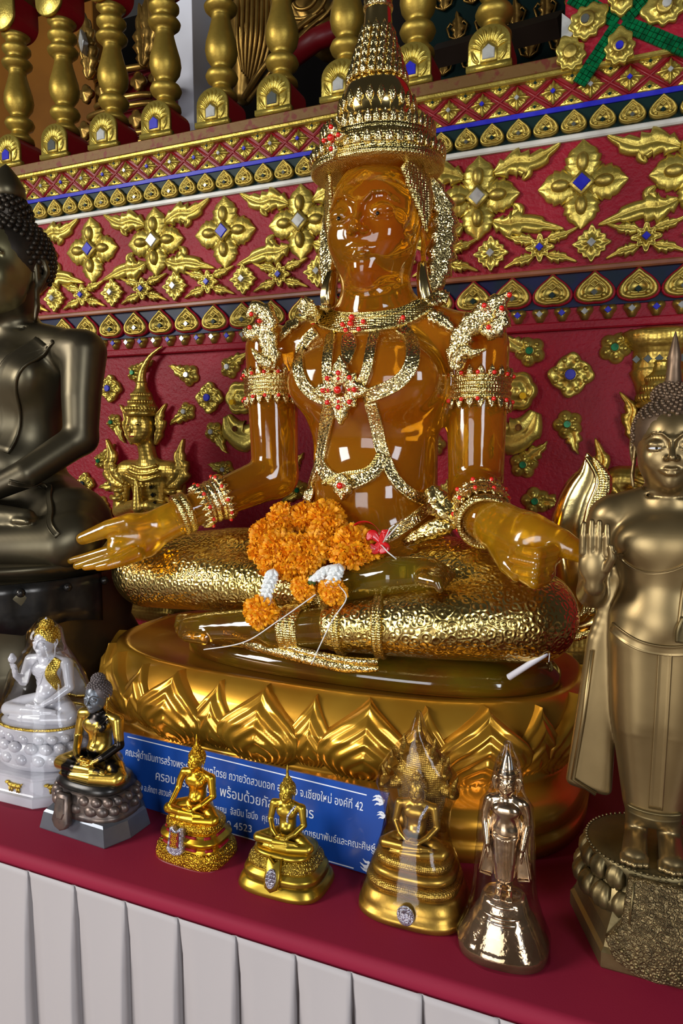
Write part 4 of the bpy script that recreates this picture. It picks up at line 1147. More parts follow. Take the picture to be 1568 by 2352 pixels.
# arms
RS, RE, RW = at(624, 805, 1.57), at(632, 1092, 1.54), at(440, 1172, 1.38)
LS, LE_, LW = at(1096, 800, 1.57), at(1092, 1120, 1.54), at(1112, 1192, 1.38)
c.chain([RS, RE], [.066, .057], 0.03); c.chain([RE, RW], [.056, .040], 0.012)
c.chain([LS, LE_], [.070, .060], 0.03); c.chain([LE_, LW], [.058, .044], 0.012)
VN = (-0.45, 0.80, -0.25)
c.build('body', AMBER, st, smooth_it=2)
BODY = c.bvh
# hands: paler, cloudier resin, one continuous mesh each
def handL():
    c = Clay((-1.27, 1.12, 1.12), (-0.85, 1.50, 1.45), 0.0026)
    w0 = RW + (RE - RW) * 0.12
    c.chain([w0, at(385, 1200, 1.355), at(320, 1232, 1.325)], [.040, .043, .044], 0.012, (VN, 1.45))
    c.chain([at(330, 1238, 1.325), at(285, 1256, 1.30)], [.046, .040], 0.012, (VN, 1.6))
    c.chain([at(345, 1205, 1.33), at(300, 1203, 1.305), at(250, 1214, 1.29), at(190, 1237, 1.275)], [.027, .026, .021, .015], 0.012)
    fs = [[(300, 1250, 1.315), (245, 1266, 1.30), (200, 1279, 1.29), (163, 1288, 1.285)],
          [(298, 1262, 1.30), (245, 1278, 1.28), (205, 1291, 1.268), (176, 1300, 1.262)],
          [(305, 1270, 1.285), (258, 1287, 1.26), (222, 1297, 1.25), (196, 1302, 1.245)],
          [(318, 1272, 1.275), (280, 1289, 1.25), (250, 1298, 1.238), (226, 1303, 1.232)]]
    for q in fs: c.chain([at(*p) for p in q], [.017, .0125, .0108, .0088], 0.002)
    return c.build('right_hand', AMBERH, st)
handL()
def handR():
    c = Clay((-0.34, 1.12, 1.18), (-0.02, 1.48, 1.44), 0.0026)
    w0 = LW + (LE_ - LW) * 0.10
    c.chain([w0, at(1150, 1212, 1.36), at(1215, 1245, 1.31)], [.046, .050, .050], 0.015)
    c.cap(at(1215, 1232, 1.335), at(1250, 1262, 1.325), .044, .036, 0.015)
    c.chain([at(1225, 1222, 1.30), at(1285, 1246, 1.28), at(1315, 1262, 1.272), at(1338, 1276, 1.268)], [.034, .026, .021, .015], 0.01)
    for i in range(4):
        v = 1266 + 22 * i; y = 1.272 - .003 * i; L = (1192, 1178, 1182, 1200)[i]
        c.chain([at(1262 - 2 * i, v - 18, y + .015), at(1272 - 7 * i, v - 4, y - .012), at(1236 - 3 * i, v + 7, y - .036), at(L, v - 2 - 3 * (i % 2), y - .018)], [.016, .0122, .0115, .0085], 0.001)
    c.chain([at(1160, 1262, 1.33), at(1168, 1296, 1.29), at(1186, 1322, 1.268)], [.03, .02, .012], 0.01)
    return c.build('left_hand', AMBERH, st)
handR()
# legs in embossed gold cloth
KR, KL = at(335, 1305, 1.43), at(1222, 1408, 1.42)
AR, AL_ = at(770, 1362, 1.37), at(790, 1440, 1.30)
c = Clay((-1.30, 1.18, 0.99), (-0.03, 1.72, 1.36), 0.0036)
c.chain([(X0 - .12, 1.52, 1.18), (KR + np.array((X0 - .12, 1.52, 1.18))) / 2 + (0, 0, .004), KR], [.115, .105, .082], 0.03)
c.chain([(X0 + .12, 1.52, 1.18), (KL + np.array((X0 + .12, 1.52, 1.18))) / 2 + (0, 0, .01), KL], [.118, .110, .088], 0.03)
c.chain([KR + (.02, -.01, -.01), AR], [.085, .055], 0.02)
c.chain([at(1215, 1428, 1.40), at(1000, 1432, 1.33), at(775, 1440, 1.30)], [.082, .070, .050], 0.03)
c.ell((X0, 1.56, 1.16), (.26, .13, .12), 0.04)
c.cut(1, 1.70, False)
c.build('embossed_trousers', CHROME, st)
LEGS = c.bvh
# feet and ankles, dark resin
c = Clay((-1.06, 1.16, 0.99), (-0.25, 1.50, 1.32), 0.003)
c.chain([at(790, 1440, 1.30), at(700, 1446, 1.295), at(640, 1446, 1.295)], [.046, .042, .044], 0.015)
c.chain([at(655, 1440, 1.30), at(560, 1440, 1.305), at(480, 1442, 1.31), at(440, 1442, 1.315)], [.044, .040, .036, .030], 0.02)
for i, (v, y, u) in enumerate(((1424, 1.335, 418), (1436, 1.32, 412), (1446, 1.305, 414), (1455, 1.292, 420), (1462, 1.28, 430))):
    c.chain([at(470, v + 2, y), at(u, v, y)], [.018, .0165 if i == 0 else .0125], 0.005)
c.build('left_foot', AMBERD, st)
c = Clay((-0.72, 1.20, 1.10), (-0.24, 1.50, 1.36), 0.003)
c.chain([at(690, 1352, 1.38), at(800, 1340, 1.345), at(900, 1322, 1.335), at(985, 1318, 1.345)], [.046, .042, .040, .034], 0.02)
for i in range(5): c.chain([at(970, 1306 + 6 * i, 1.345 - .012 * i), at(1012 - 2 * i, 1306 + 8 * i, 1.342 - .014 * i), at(1038 - 7 * i, 1320 + 8 * i, 1.338 - .014 * i)], [.015, .0125, .0085], 0.003)
c.build('right_foot', AMBERD, st)
# folded cloth under the legs
def sl(z, d): return sring(-0.57, 1.48, z, .45 + d, .165 + d, 2.4, 90)
MB().add(*loft([sl(.986, -.02), sl(.990, 0), sl(1.020, .0), sl(1.040, -.02), sl(1.052, -.06)])).build('seat_cloth', AMBERD, st)
edge = [at(u, v, y) for u, v, y in ((520, 1462, 1.30), (580, 1480, 1.285), (660, 1500, 1.27), (740, 1520, 1.26), (800, 1532, 1.255), (870, 1536, 1.262))]
m = MB().add(*tube(spline(edge, 30), list(np.interp(np.linspace(0, 1, 30), [0, .2, .8, 1], [.006, .014, .013, .005])), 10))
m.add(*tube(spline([p + (0, -.006, .016) for p in edge], 30), .007, 8))
m.build('gold_hem', PLATE, st)

# ---- bands laid on the body
def hit(u, v, bvh=None, dflt=1.45):
    d = Vector(ray(u, v)).normalized()
    r = (bvh or BODY).ray_cast(Vector(EYE), d)
    if r[0] is None: return at(u, v, dflt), np.array((0, -1.0, 0))
    return np.array(r[0]), np.array(r[1])
def band3(pts, nrm, w, h=0.008, n=8, lift=0.0):
    """raised strap: pts, surface normals, half widths"""
    pts = np.asarray(pts); k = len(pts)
    w = np.ones(k) * w if np.isscalar(w) else np.asarray(w)
    rings = []
    for i in range(k):
        t = pts[min(i + 1, k - 1)] - pts[max(i - 1, 0)]; t = t / (np.linalg.norm(t) + 1e-9)
        nn = nrm[i] - t * (nrm[i] @ t); nn = nn / (np.linalg.norm(nn) + 1e-9); s = np.cross(t, nn)
        row = []
        for a, b in ((-1, -.006), (-1, h * .7), (-.82, h), (-.70, h * .72), (-.35, h * .95), (0, h * .7), (.35, h * .95), (.70, h * .72), (.82, h), (1, h * .7), (1, -.006)):
            row.append(pts[i] + s * a * w[i] + nn * (b + lift))
        rings.append(row)
    return loft(rings)
def strap(px, w, name, parent, n=24, h=0.009, m=None, bvh=None, dflt=1.45):
    q = spline(px, n)
    ph = [hit(u, v, bvh, dflt) for u, v in q]
    P = np.array([a for a, b in ph]); N = np.array([b for a, b in ph])
    for _ in range(2):
        P[1:-1] = (P[:-2] + 2 * P[1:-1] + P[2:]) / 4; N[1:-1] = (N[:-2] + 2 * N[1:-1] + N[2:]) / 4
    wv = w if np.isscalar(w) else spline([(a, 0) for a in w], n)[:, 0]
    return MB().add(*band3(P, N, wv, h)).build(name, m or PLATE, parent)
def leaf3(pts, wid, nrm, h=0.012, n=22, serr=0.25, teeth=5):
    """flame leaf along 3-D points, flat across nrm"""
    P = spline(pts, n); w = spline([(a, 0) for a in wid], n)[:, 0]; nrm = np.asarray(nrm, float); nrm = nrm / np.linalg.norm(nrm)
    rings = []
    for i in range(n):
        t = P[min(i + 1, n - 1)] - P[max(i - 1, 0)]; t = t / (np.linalg.norm(t) + 1e-9)
        s = np.cross(t, nrm); s = s / (np.linalg.norm(s) + 1e-9); b = np.cross(s, t)
        ph = (i / (n - 1) * teeth) % 1.0; ww = max(w[i], 3e-4) * (1 + serr * 2 * (ph - .5)); hh = h * (.35 + .65 * math.sin(PI * min(1, .1 + .9 * i / (n - 1))))
        rings.append([P[i] + s * ww * a + b * q * hh for a, q in ((-1, 0), (-.8, .6), (-.3, 1), (0, .55), (.3, 1), (.8, .6), (1, 0), (.6, -.6), (0, -.8), (-.6, -.6))])
    return loft(rings)
def ruby(p, nrm, r, parent, name='red_stone'):
    v, f = ball(np.asarray(p) + np.asarray(nrm) * r * 0.4, r, 10, 7)
    return MB().add(v, f).build(name, RUBY, parent)
def px_ruby(u, v, r, parent, lift=0.008, bvh=None):
    p, nn = hit(u, v, bvh)
    ruby(p + nn * lift, nn, r, parent)

neck = strap([(702, 712), (722, 722), (752, 738), (795, 747), (845, 747), (900, 737), (945, 722), (985, 704)], .021, 'necklace', st, 34, .012, PLATEB)
strap([(748, 708), (772, 722), (815, 728), (865, 726), (915, 717), (965, 700)], .006, 'necklace_bead_row', neck, 34, .014, PLATEB)
for q in ([(690, 745), (672, 752), (655, 772), (645, 790)], [(985, 728), (1005, 735), (1030, 752), (1048, 772)]):
    pts = [hit(*p)[0] + np.array((0, -.006, .004)) for p in q]
    MB().add(*leaf3(pts, [.012, .016, .012, .002], (0, -1, .4), .010)).build('necklace_leaf', PLATE, neck)
for q in ([(690, 722), (705, 705), (712, 690)], [(985, 705), (1005, 690), (1030, 690)]):
    pts = [hit(*p, dflt=1.55)[0] + np.array((0, -.004, .004)) for p in q]
    MB().add(*leaf3(pts, [.016, .022, .014], (0, -1, .4), .014)).build('necklace_clasp', PLATE, neck)
for u, v in ((815, 735), (795, 752), (838, 745), (800, 768), (828, 765), (812, 750), (725, 748), (922, 737)): px_ruby(u, v, .0055 if u not in (812, 815) else .007, neck, .012)
ps = strap([(728, 762), (700, 790), (687, 830), (693, 870), (718, 902), (757, 918)], .0155, 'chest_sash', st, 28)
for q, w in (([(918, 756), (942, 780), (948, 820), (935, 858), (900, 888), (835, 912)], .0155), ([(762, 768), (755, 810), (752, 850), (757, 885)], .012), ([(860, 766), (852, 810), (844, 850), (830, 885)], .012),
             ([(800, 770), (802, 800), (797, 838)], [.014, .018, .008]), ([(762, 920), (750, 970), (742, 1030), (738, 1065), (755, 1095), (792, 1110), (835, 1100), (868, 1072), (880, 1045)], .0165),
             ([(852, 925), (864, 970), (872, 1015), (882, 1050)], .0145), ([(738, 1055), (722, 1098), (706, 1150)], .011), ([(884, 1052), (905, 1100), (942, 1135), (990, 1152)], .013),
             ([(868, 1240), (925, 1210), (975, 1170), (1008, 1135)], .014)):
    strap(q, w, 'sash_strap', ps, 26)
strap([(745, 1112), (790, 1092), (845, 1080), (872, 1040)], .004, 'sash_bead_row', ps, 20, .012, PLATEB)
# flower on the chest
fp_, fn = hit(788, 898)
Fp = Plane(fp_ + np.array((0, -.012, 0)), (1, 0, 0), (0, 0, 1), (0, -1, 0))
m = MB()
for k in range(8):
    a = PI / 2 + k * PI / 4; L = .074 if k % 4 == 0 else (.066 if k % 2 == 0 else .050)
    m.add(*leaf(Fp, [(0.012 * math.cos(a), 0.012 * math.sin(a)), (L * .55 * math.cos(a), L * .55 * math.sin(a)), (L * math.cos(a), L * math.sin(a))], [.010, .020, .002], .014, 16, .2, 4))
fl_ = m.build('chest_flower', PLATE, st)
for k in range(8):
    a = PI / 2 + k * PI / 4
    ruby(Fp.p(.036 * math.cos(a), .036 * math.sin(a), .014), (0, -1, 0), .0055, fl_)
for k in range(4): ruby(Fp.p(.024 * math.cos(k * PI / 2 + PI / 2), .024 * math.sin(k * PI / 2 + PI / 2), .014), (0, -1, 0), .0038, fl_)
ruby(Fp.p(0, 0, .016), (0, -1, 0), .0085, fl_)
p_, n_ = hit(792, 1118)
Pp = Plane(p_ + np.array((0, -.012, 0)))
pd = MB().add(*leaf(Pp, [(0, .03), (0, 0), (0, -.030)], [.006, .024, .002], .014, 18, .2, 4)).build('pendant', PLATE, st)
ruby(Pp.p(0, .004, .014), (0, -1, 0), .0075, pd)
# waist cloth of gold gathered at the right hip
w_ = MB()
for q, wd in (([(1000, 1140), (1018, 1165), (1050, 1190), (1075, 1205)], [.02, .028, .022, .006]), ([(930, 1248), (975, 1225), (1020, 1205), (1062, 1195)], [.010, .018, .022, .010]), ([(985, 1120), (1005, 1150), (1000, 1185)], [.014, .026, .016])):
    pts = [at(u, v, 1.43) for u, v in q]
    w_.add(*leaf3(pts, wd, (.3, -1, .5), .020, 24, .12, 4))
w_.build('waist_sash', CHROME, st)

# ---- cuffs round the arms
def cuff(a, b, ra, rb, name, rows=3, points=True, gems=0, m=None):
    a, b = np.asarray(a), np.asarray(b); t = (b - a) / np.linalg.norm(b - a); e1, e2 = frame_from(t); L = np.linalg.norm(b - a)
    rings = []
    for i in range(rows * 6 + 1):
        s = i / (rows * 6); r = ra + (rb - ra) * s + .0035 * abs(math.sin(PI * rows * s))
        rings.append([a + t * L * s + (e1 * math.cos(q) + e2 * math.sin(q)) * r for q in np.linspace(0, 2 * PI, 49)[:-1]])
    inn = [[p + (a + t * ((p - a) @ t) - p) * .10 for p in map(np.asarray, rg)] for rg in (rings[-1], rings[0])]
    o = MB().add(*loft(rings + inn)).build(name, m or PLATEB, st)
    if points:
        n = 20
        for p0, sg, r in ((a, -1, ra), (b, 1, rb)):
            mm = MB()
            for k in range(n):
                q = 2 * PI * k / n; d = e1 * math.cos(q) + e2 * math.sin(q)
                c0 = p0 + d * (r + .001)
                mm.add(*leaf3([c0 - t * sg * .004, c0 + t * sg * .006, c0 + t * sg * .019], [.008, .0085, .001], d, .007, 7, 0, 1))
            mm.build('leaf_fringe', PLATE, o)
    if gems:
        for k in range(gems):
            q = 2 * PI * k / gems; d = e1 * math.cos(q) + e2 * math.sin(q)
            if d[1] > 0.35: continue
            for p0, r in ((a, ra), (b, rb)): ruby(p0 + d * (r + .005), d, .0048, o)
    return o
def on(a, b, s): return np.asarray(a) + (np.asarray(b) - np.asarray(a)) * s
cuff(on(RS, RE, .22), on(RS, RE, .40), .0695, .0675, 'armlet', 4, True, 14)
cuff(on(LS, LE_, .22), on(LS, LE_, .40), .0730, .0715, 'armlet', 4, True, 14)
cuff(on(RE, RW, .66), on(RE, RW, .86), .0505, .0475, 'bracelet', 3, True, 10, PLATE)
cuff(on(RE, RW, 1.02), on(RE, RW, 1.16), .0475, .0480, 'bracelet', 2, False, 0)
cuff(on(LE_, LW, .60), on(LE_, LW, .86), .0545, .0530, 'bracelet', 3, True, 10, PLATE)
cuff(on(LE_, LW, 1.00), on(LE_, LW, 1.14), .0530, .0535, 'bracelet', 2, False, 0)
cuff(at(700, 1443, 1.297), at(655, 1443, 1.297), .0465, .0480, 'anklet', 3, False, 0)
cuff(at(760, 1352, 1.358), at(725, 1356, 1.365), .0485, .0490, 'anklet', 2, False, 0)
cuff(at(775, 1440, 1.30), at(795, 1440, 1.302), .0535, .0550, 'trouser_hem', 2, False, 0)
cuff(at(862, 1438, 1.308), at(886, 1438, 1.312), .0625, .0645, 'trouser_border', 2, False, 0)

# ---- flame ornaments on the shoulders
NF = (.1, -1, .1)
def fl3(name, q, wd, y, parent, h=.016, serr=.22, teeth=6, m=PLATE, n=30):
    return MB().add(*leaf3([at(u, v, y) for u, v in q], wd, NF, h, n, serr, teeth)).build(name, m, parent)
sf = fl3('shoulder_flame', [(622, 850), (620, 805), (612, 765), (618, 735), (604, 716), (582, 712), (568, 730)], [.016, .026, .024, .022, .022, .018, .003], 1.47, st)
fl3('flame_curl', [(596, 745), (588, 765), (570, 768), (562, 752)], [.016, .018, .014, .004], 1.465, sf)
fl3('flame_leaf', [(625, 840), (600, 826), (578, 800)], [.012, .014, .002], 1.462, sf)
for u, v in ((578, 722), (596, 738), (574, 752)): ruby(at(u, v, 1.452), (0, -1, 0), .0055, sf)
sf = fl3('shoulder_flame', [(1045, 850), (1052, 800), (1066, 765), (1092, 738), (1124, 712), (1150, 692), (1176, 668)], [.018, .026, .025, .027, .026, .018, .002], 1.47, st)
fl3('flame_curl', [(1146, 708), (1150, 735), (1136, 758), (1116, 760), (1112, 745)], [.012, .020, .020, .014, .004], 1.465, sf)
fl3('flame_leaf', [(1042, 830), (1066, 806), (1085, 812), (1116, 802)], [.016, .014, .010, .002], 1.462, sf)
for u, v in ((1170, 678), (1152, 708), (1112, 702), (1122, 752)): ruby(at(u, v, 1.452), (0, -1, 0), .0055, sf)

# ---- tails of the gold waist cloth flaring behind the left knee
def tail(name, q, wd, y, nrm, m=PLATES):
    return MB().add(*leaf3([at(u, v, yy) for (u, v), yy in zip(q, y)], wd, nrm, .020, 34, 0, 1)).build(name, m, st)
t1 = tail('sash_tail', [(1275, 1450), (1318, 1380), (1325, 1300), (1310, 1225), (1328, 1150), (1355, 1090), (1348, 1040)], [.030, .045, .050, .050, .046, .032, .002], [1.58, 1.60, 1.62, 1.64, 1.65, 1.65, 1.65], (-.2, -1, .1))
bq = [(1318, 1445), (1352, 1400), (1366, 1330), (1352, 1250), (1366, 1170), (1388, 1105), (1362, 1050)]
MB().add(*leaf3([at(u, v, 1.585 + .008 * i) for i, (u, v) in enumerate(bq)], [.016, .020, .021, .021, .019, .016, .003], (-.2, -1, .1), .020, 40, .08, 20)).build('beaded_border', PLATEB, t1)
MB().add(*tube(spline([at(u - 16, v, 1.575 + .008 * i) for i, (u, v) in enumerate(bq)], 40), .005, 8)).build('gold_cord', PLATES, t1)
t2 = tail('sash_tail', [(1270, 1440), (1345, 1405), (1405, 1370), (1440, 1310), (1452, 1240)], [.020, .045, .055, .05, .003], [1.60, 1.60, 1.62, 1.66, 1.70], (-.1, -.8, .6))
bq = [(1268, 1478), (1320, 1460), (1380, 1440), (1430, 1405), (1455, 1340), (1448, 1262)]
MB().add(*leaf3([at(u, v, 1.585 + .012 * i) for i, (u, v) in enumerate(bq)], [.006, .012, .014, .014, .012, .003], (-.1, -1, .3), .016, 40, .10, 24)).build('beaded_border', PLATEB, t2)

# ---- crown
CX, CY = X0 + .002, 1.548
cr = MB().add(*lathe(CX, CY, [(0.112, 2.0960), (0.146, 2.0971), (0.152, 2.1019), (0.154, 2.1097), (0.148, 2.1136), (0.151, 2.1184), (0.146, 2.1231), (0.149, 2.1333), (0.150, 2.1427), (0.143, 2.1506), (0.137, 2.1537), (0.139, 2.1584), (0.132, 2.1631), (0.134, 2.1679), (0.126, 2.1726), (0.115, 2.1773), (0.100, 2.1820)], 72, ry=.84)).build('crown', PLATEB, st)
MB().add(*lathe(CX, CY, [(.10, 2.178), (.098, 2.19), (.086, 2.205), (.080, 2.216), (.084, 2.228), (.084, 2.250), (.076, 2.275), (.066, 2.292), (.06, 2.296)], 64, ry=.93)).build('crown_bowl', PLATES, cr)
cone = MB().add(*lathe(CX, CY + .004, [(.064, 2.293), (.066, 2.298), (.058, 2.312), (.060, 2.316), (.052, 2.332), (.054, 2.336), (.046, 2.352), (.047, 2.356), (.040, 2.374), (.040, 2.378), (.0345, 2.396), (.0315, 2.42), (.0295, 2.445), (.0300, 2.452)], 48)).build('crown_spire', PLATES, cr)
MB().add(*lathe(CX, CY + .004, [(.029, 2.448), (.033, 2.452), (.033, 2.458), (.029, 2.463), (.032, 2.470), (.027, 2.480), (.030, 2.49), (.022, 2.52), (.012, 2.58), (.003, 2.64)], 40)).build('crown_finial', PLATE, cone)
m = MB()
def crown_leaves(n, r, z, L, w, tilt=0.0, ph=0.0, half=True):
    m = MB(); ry = float(np.interp(z, [2.18, 2.30], [.84, 1.0]))
    for k in range(n):
        q = 2 * PI * (k + ph) / n; d = np.array((math.cos(q), math.sin(q), 0))
        if half and d[1] > .6: continue
        p = np.array((CX, CY, z)) + d * r * (1, ry, 1)
        m.add(*leaf3([p, p + np.array((0, 0, L * .45)) + d * tilt * .3, p + np.array((0, 0, L)) + d * tilt], [w * .8, w, w * .06], d, .006, 7, 0, 1))
    m.build('leaf_tier', PLATE, cr)
crown_leaves(44, .127, 2.168, .030, .0085, .002)
crown_leaves(36, .104, 2.176, .026, .0085, -.006, .5)
crown_leaves(40, .150, 2.121, .026, .010, .002)
for i, (r, z) in enumerate(((.066, 2.292), (.060, 2.311), (.054, 2.331), (.0475, 2.350), (.041, 2.370), (.0365, 2.388))): crown_leaves(22 - 2 * i, r, z, .026, .0085, -.004, .5 * (i % 2))
m = MB()
for k in range(22):
    q = 2 * PI * k / 22
    d = np.array((math.cos(q), math.sin(q), 0))
    if d[1] > .5: continue
    p = np.array((CX, CY, 2.240)) + d * .085 * (1, .93, 1)
    m.add(*leaf3([p + (0, 0, -.018), p, p + (0, 0, .018)], [.001, .010, .001], d, .006, 7, 0, 1))
m.build('bowl_lozenges', PLATE, cr)
Cp = Plane((CX - .05, CY - .121, 2.138), (.94, -.34, 0), (0, 0, 1), (-.34, -.94, 0))
m = MB()
for k in range(4):
    a = PI / 2 * k + PI / 2; L = .040 if k % 2 == 0 else .034
    m.add(*leaf(Cp, [(0, 0), (L * .5 * math.cos(a), L * .5 * math.sin(a)), (L * math.cos(a), L * math.sin(a))], [.006, .012, .001], .014, 12))
cf = m.build('crown_flower', PLATE, cr)
for a, b, r in ((0, 0, .0075), (0, .022, .005), (0, -.022, .005), (.021, 0, .005), (-.021, 0, .005)): ruby(Cp.p(a, b, .012), Cp.nx, r, cf)
# cheek pieces, ear flames, earrings
for q in (-1, 1):
    nf = (q * .8, -.6, 0)
    yb = HC[1]
    P = lambda x, y, z: np.array(HC) + HS * np.array((q * x, y, z))
    cp_ = MB().add(*leaf3([P(.66, -.42, .86), P(.80, -.10, .55), P(.86, -.02, .18), P(.86, .02, -.12)], [.022, .036, .020, .002], nf, .010, 24, .1, 8)).build('cheek_piece', PLATEB, cr)
    MB().add(*leaf3([P(.84, .30, .80), P(1.02, .50, .35), P(1.04, .46, -.2), P(.98, .36, -.75), P(.86, .24, -1.12)], [.014, .030, .034, .030, .010], (q * .5, -.9, 0), .022, 34, .25, 8)).build('ear_flame', PLATE, cr)
    MB().add(*leaf3([P(.80, .08, -.62), P(.84, .02, -.92), P(.90, .02, -1.22), P(.98, .05, -1.40)] if q > 0 else [P(.80, .08, -.62), P(.84, .02, -.92), P(.86, .02, -1.15), P(.84, .02, -1.40)], [.010, .015, .017, .003], (q * .3, -1, 0), .026, 20, 0, 1)).build('earring', PLATES, cr)
# dark pupils
for q in (-1, 1):
    p, nn = (np.array(HC) + HS * np.array((q * .33, -.80, -.012))), np.array((0, -1.0, 0))
    MB().add(*ball(p + nn * .001, (.0042, .003, .0042), 12, 8)).build('pupil', BLACKEYE, st)

# ---- marigold garland in the lap
gar = empty('marigold_garland', at(690, 1250, 1.36), 'orange marigold garland with white jasmine tassels in the amber statue lap', 'garland')
def marigold_mesh(seed, n=260):
    rg = random.Random(seed); m = MB()
    for i in range(n):
        z = 1 - 1.75 * (i + .5) / n; a = i * 2.39996 + rg.uniform(-.2, .2); rr = math.sqrt(max(0, 1 - z * z))
        d = np.array((rr * math.cos(a), rr * math.sin(a), z)); d = d + np.array([rg.uniform(-.12, .12) for _ in range(3)]); d /= np.linalg.norm(d)
        e1, e2 = frame_from(d); tw = rg.uniform(0, 2 * PI); s = e1 * math.cos(tw) + e2 * math.sin(tw); u = np.cross(d, s)
        w = rg.uniform(.085, .135); L0, L1 = .45, rg.uniform(.84, 1.08)
        row = []
        rows = []
        for t, ww, bend in ((0, .35, 0), (.55, .8, .03), (.85, 1.1, .07), (1.0, 1.0, .16)):
            r_ = []
            for j in range(5):
                x = (j - 2) / 2
                fr = (.022 * (1 if j % 2 else -1) if t > .8 else 0) + rg.uniform(-.012, .012)
                r_.append(d * (L0 + (L1 - L0) * t + fr * .6 - .03 * x * x * t) + s * x * w * ww + u * (bend + .02 * abs(x) + fr))
            rows.append(r_)
        m.add(*loft(rows, cap=False, closed=False))
    v, f = ball((0, 0, 0), .62, 12, 8); m.add(v, f)
    return m.build('marigold', MARI, None).data
mm_ = [marigold_mesh(11), marigold_mesh(23)]
for o in [o for o in COL.objects if o.name.startswith('marigold') and o.type == 'MESH']: bpy.data.objects.remove(o)
G0 = Vector(at(690, 1250, 1.36))
MG = [(612, 1232, 1.350, 42), (652, 1192, 1.375, 40), (700, 1190, 1.385, 38), (748, 1192, 1.380, 46), (764, 1222, 1.360, 40), (604, 1262, 1.335, 36), (640, 1262, 1.318, 46), (684, 1268, 1.308, 44),
      (722, 1258, 1.318, 42), (748, 1246, 1.335, 40), (624, 1292, 1.312, 36), (664, 1298, 1.300, 36), (706, 1290, 1.302, 34), (812, 1258, 1.335, 56), (842, 1268, 1.340, 40), (790, 1270, 1.322, 38)]
rg = random.Random(5)
for i, (u, v, y, r) in enumerate(MG):
    o = bpy.data.objects.new('marigold', mm_[i % 2]); COL.objects.link(o); o.parent = gar
    p = at(u, v, y); o.location = Vector(p) - G0
    o.scale = [pxr(p, r)] * 3
    d = Vector((rg.uniform(-.5, .5), -1, rg.uniform(-.1, .9)))
    o.rotation_euler = d.to_track_quat('Z', 'Y').to_euler()
for (u, v, y, r, du, dv) in ((602, 1408, 1.262, 46, -.1, 1), (697, 1352, 1.285, 33, -.5, .6), (765, 1358, 1.272, 36, .1, 1)):
    o = bpy.data.objects.new('marigold_tip', mm_[0]); COL.objects.link(o); o.parent = gar
    p = at(u, v, y); o.location = Vector(p) - G0; s = pxr(p, r); o.scale = (s, s, s * .75)
    o.rotation_euler = Vector((.25 * du, -.9, -.35 * dv)).to_track_quat('Z', 'Y').to_euler()
def jas(px, y, n, name='jasmine_string'):
    m = MB(); q = spline(px, n); rj = random.Random(n)
    for i, (u, v) in enumerate(q):
        for k in range(5):
            a = 2 * PI * k / 5 + i; p = at(u, v, y)
            d = np.array((math.cos(a) * .9, -.6 + .5 * math.sin(a), -.35)); d /= np.linalg.norm(d)
            m.add(*leaf3([p - d * .004, p + d * .010, p + d * .020], [.004, .0065, .001], np.cross(d, (0, 0, 1)) + 1e-3, .006, 6, 0, 1))
    return m.build(name, JAS, gar)
jas([(628, 1312), (618, 1345), (612, 1378)], 1.268, 8)
jas([(778, 1300), (752, 1305), (728, 1325)], 1.285, 7)
jas([(776, 1302), (768, 1322), (762, 1338)], 1.272, 5)
for u, v, y in ((602, 1384, 1.265), (716, 1334, 1.283), (762, 1342, 1.27)):
    MB().add(*ball(at(u, v, y), (.010, .009, .012), 10, 7)).build('sepal', SEPAL, gar)
rp = spline([at(806, 1232, 1.325), at(818, 1206, 1.33), at(845, 1200, 1.335), at(868, 1215, 1.335), at(880, 1245, 1.335)], 24)
m = MB()
rings = [[p + np.array((0, -.009, .004)), p + np.array((0, .009, -.004)), p + np.array((0, .009, -.0045)), p + np.array((0, -.009, .0035))] for p in rp]
m.add(*loft(rings))
for q in ([(872, 1245), (855, 1228), (842, 1240)], [(872, 1245), (886, 1225), (882, 1238)], [(872, 1245), (862, 1262), (850, 1250)], [(872, 1245), (884, 1258), (872, 1270)]):
    m.add(*leaf3([at(u, v, 1.325 - .004 * i) for i, (u, v) in enumerate(q)], [.004, .011, .003], (.3, -1, .3), .003, 14, 0, 1))
m.build('red_ribbon', RIBBON, gar)
for q in ([(880, 1245, 1.32), (900, 1222, 1.30), (915, 1205, 1.29)], [(876, 1252, 1.32), (890, 1268, 1.30), (910, 1284, 1.30)], [(880, 1246, 1.32), (895, 1214, 1.30), (905, 1206, 1.29)]):
    MB().add(*tube([at(*p) for p in q], .0014, 6)).build('ribbon_string', THREAD, gar)
for q in ([(725, 1365, 1.262), (640, 1425, 1.235), (560, 1475, 1.24), (468, 1492, 1.275)], [(778, 1345, 1.262), (795, 1375, 1.25), (760, 1430, 1.235), (715, 1525, 1.235)]):
    MB().add(*tube(spline([at(*p) for p in q], 24), .0013, 6)).build('loose_thread', THREAD, gar)
# white candle lying on the lotus rim
a, b = at(1166, 1557, 1.350), at(1257, 1499, 1.345)
cd = empty('candle', a, 'thin white candle leaning on the gold lotus rim under the left knee', 'candle')
d = (b - a) / np.linalg.norm(b - a)
MB().add(*tube([a, a + d * .002, b - d * .008, b - d * .002, b], [.003, .0066, .0058, .0045, .003], 12)).build('wax_stick', WAX, cd)
MB().add(*tube([b - d * .003, b + np.array((.004, 0, .001)), b + np.array((.003, 0, -.018))], .0010, 6)).build('wick', THREAD, cd)
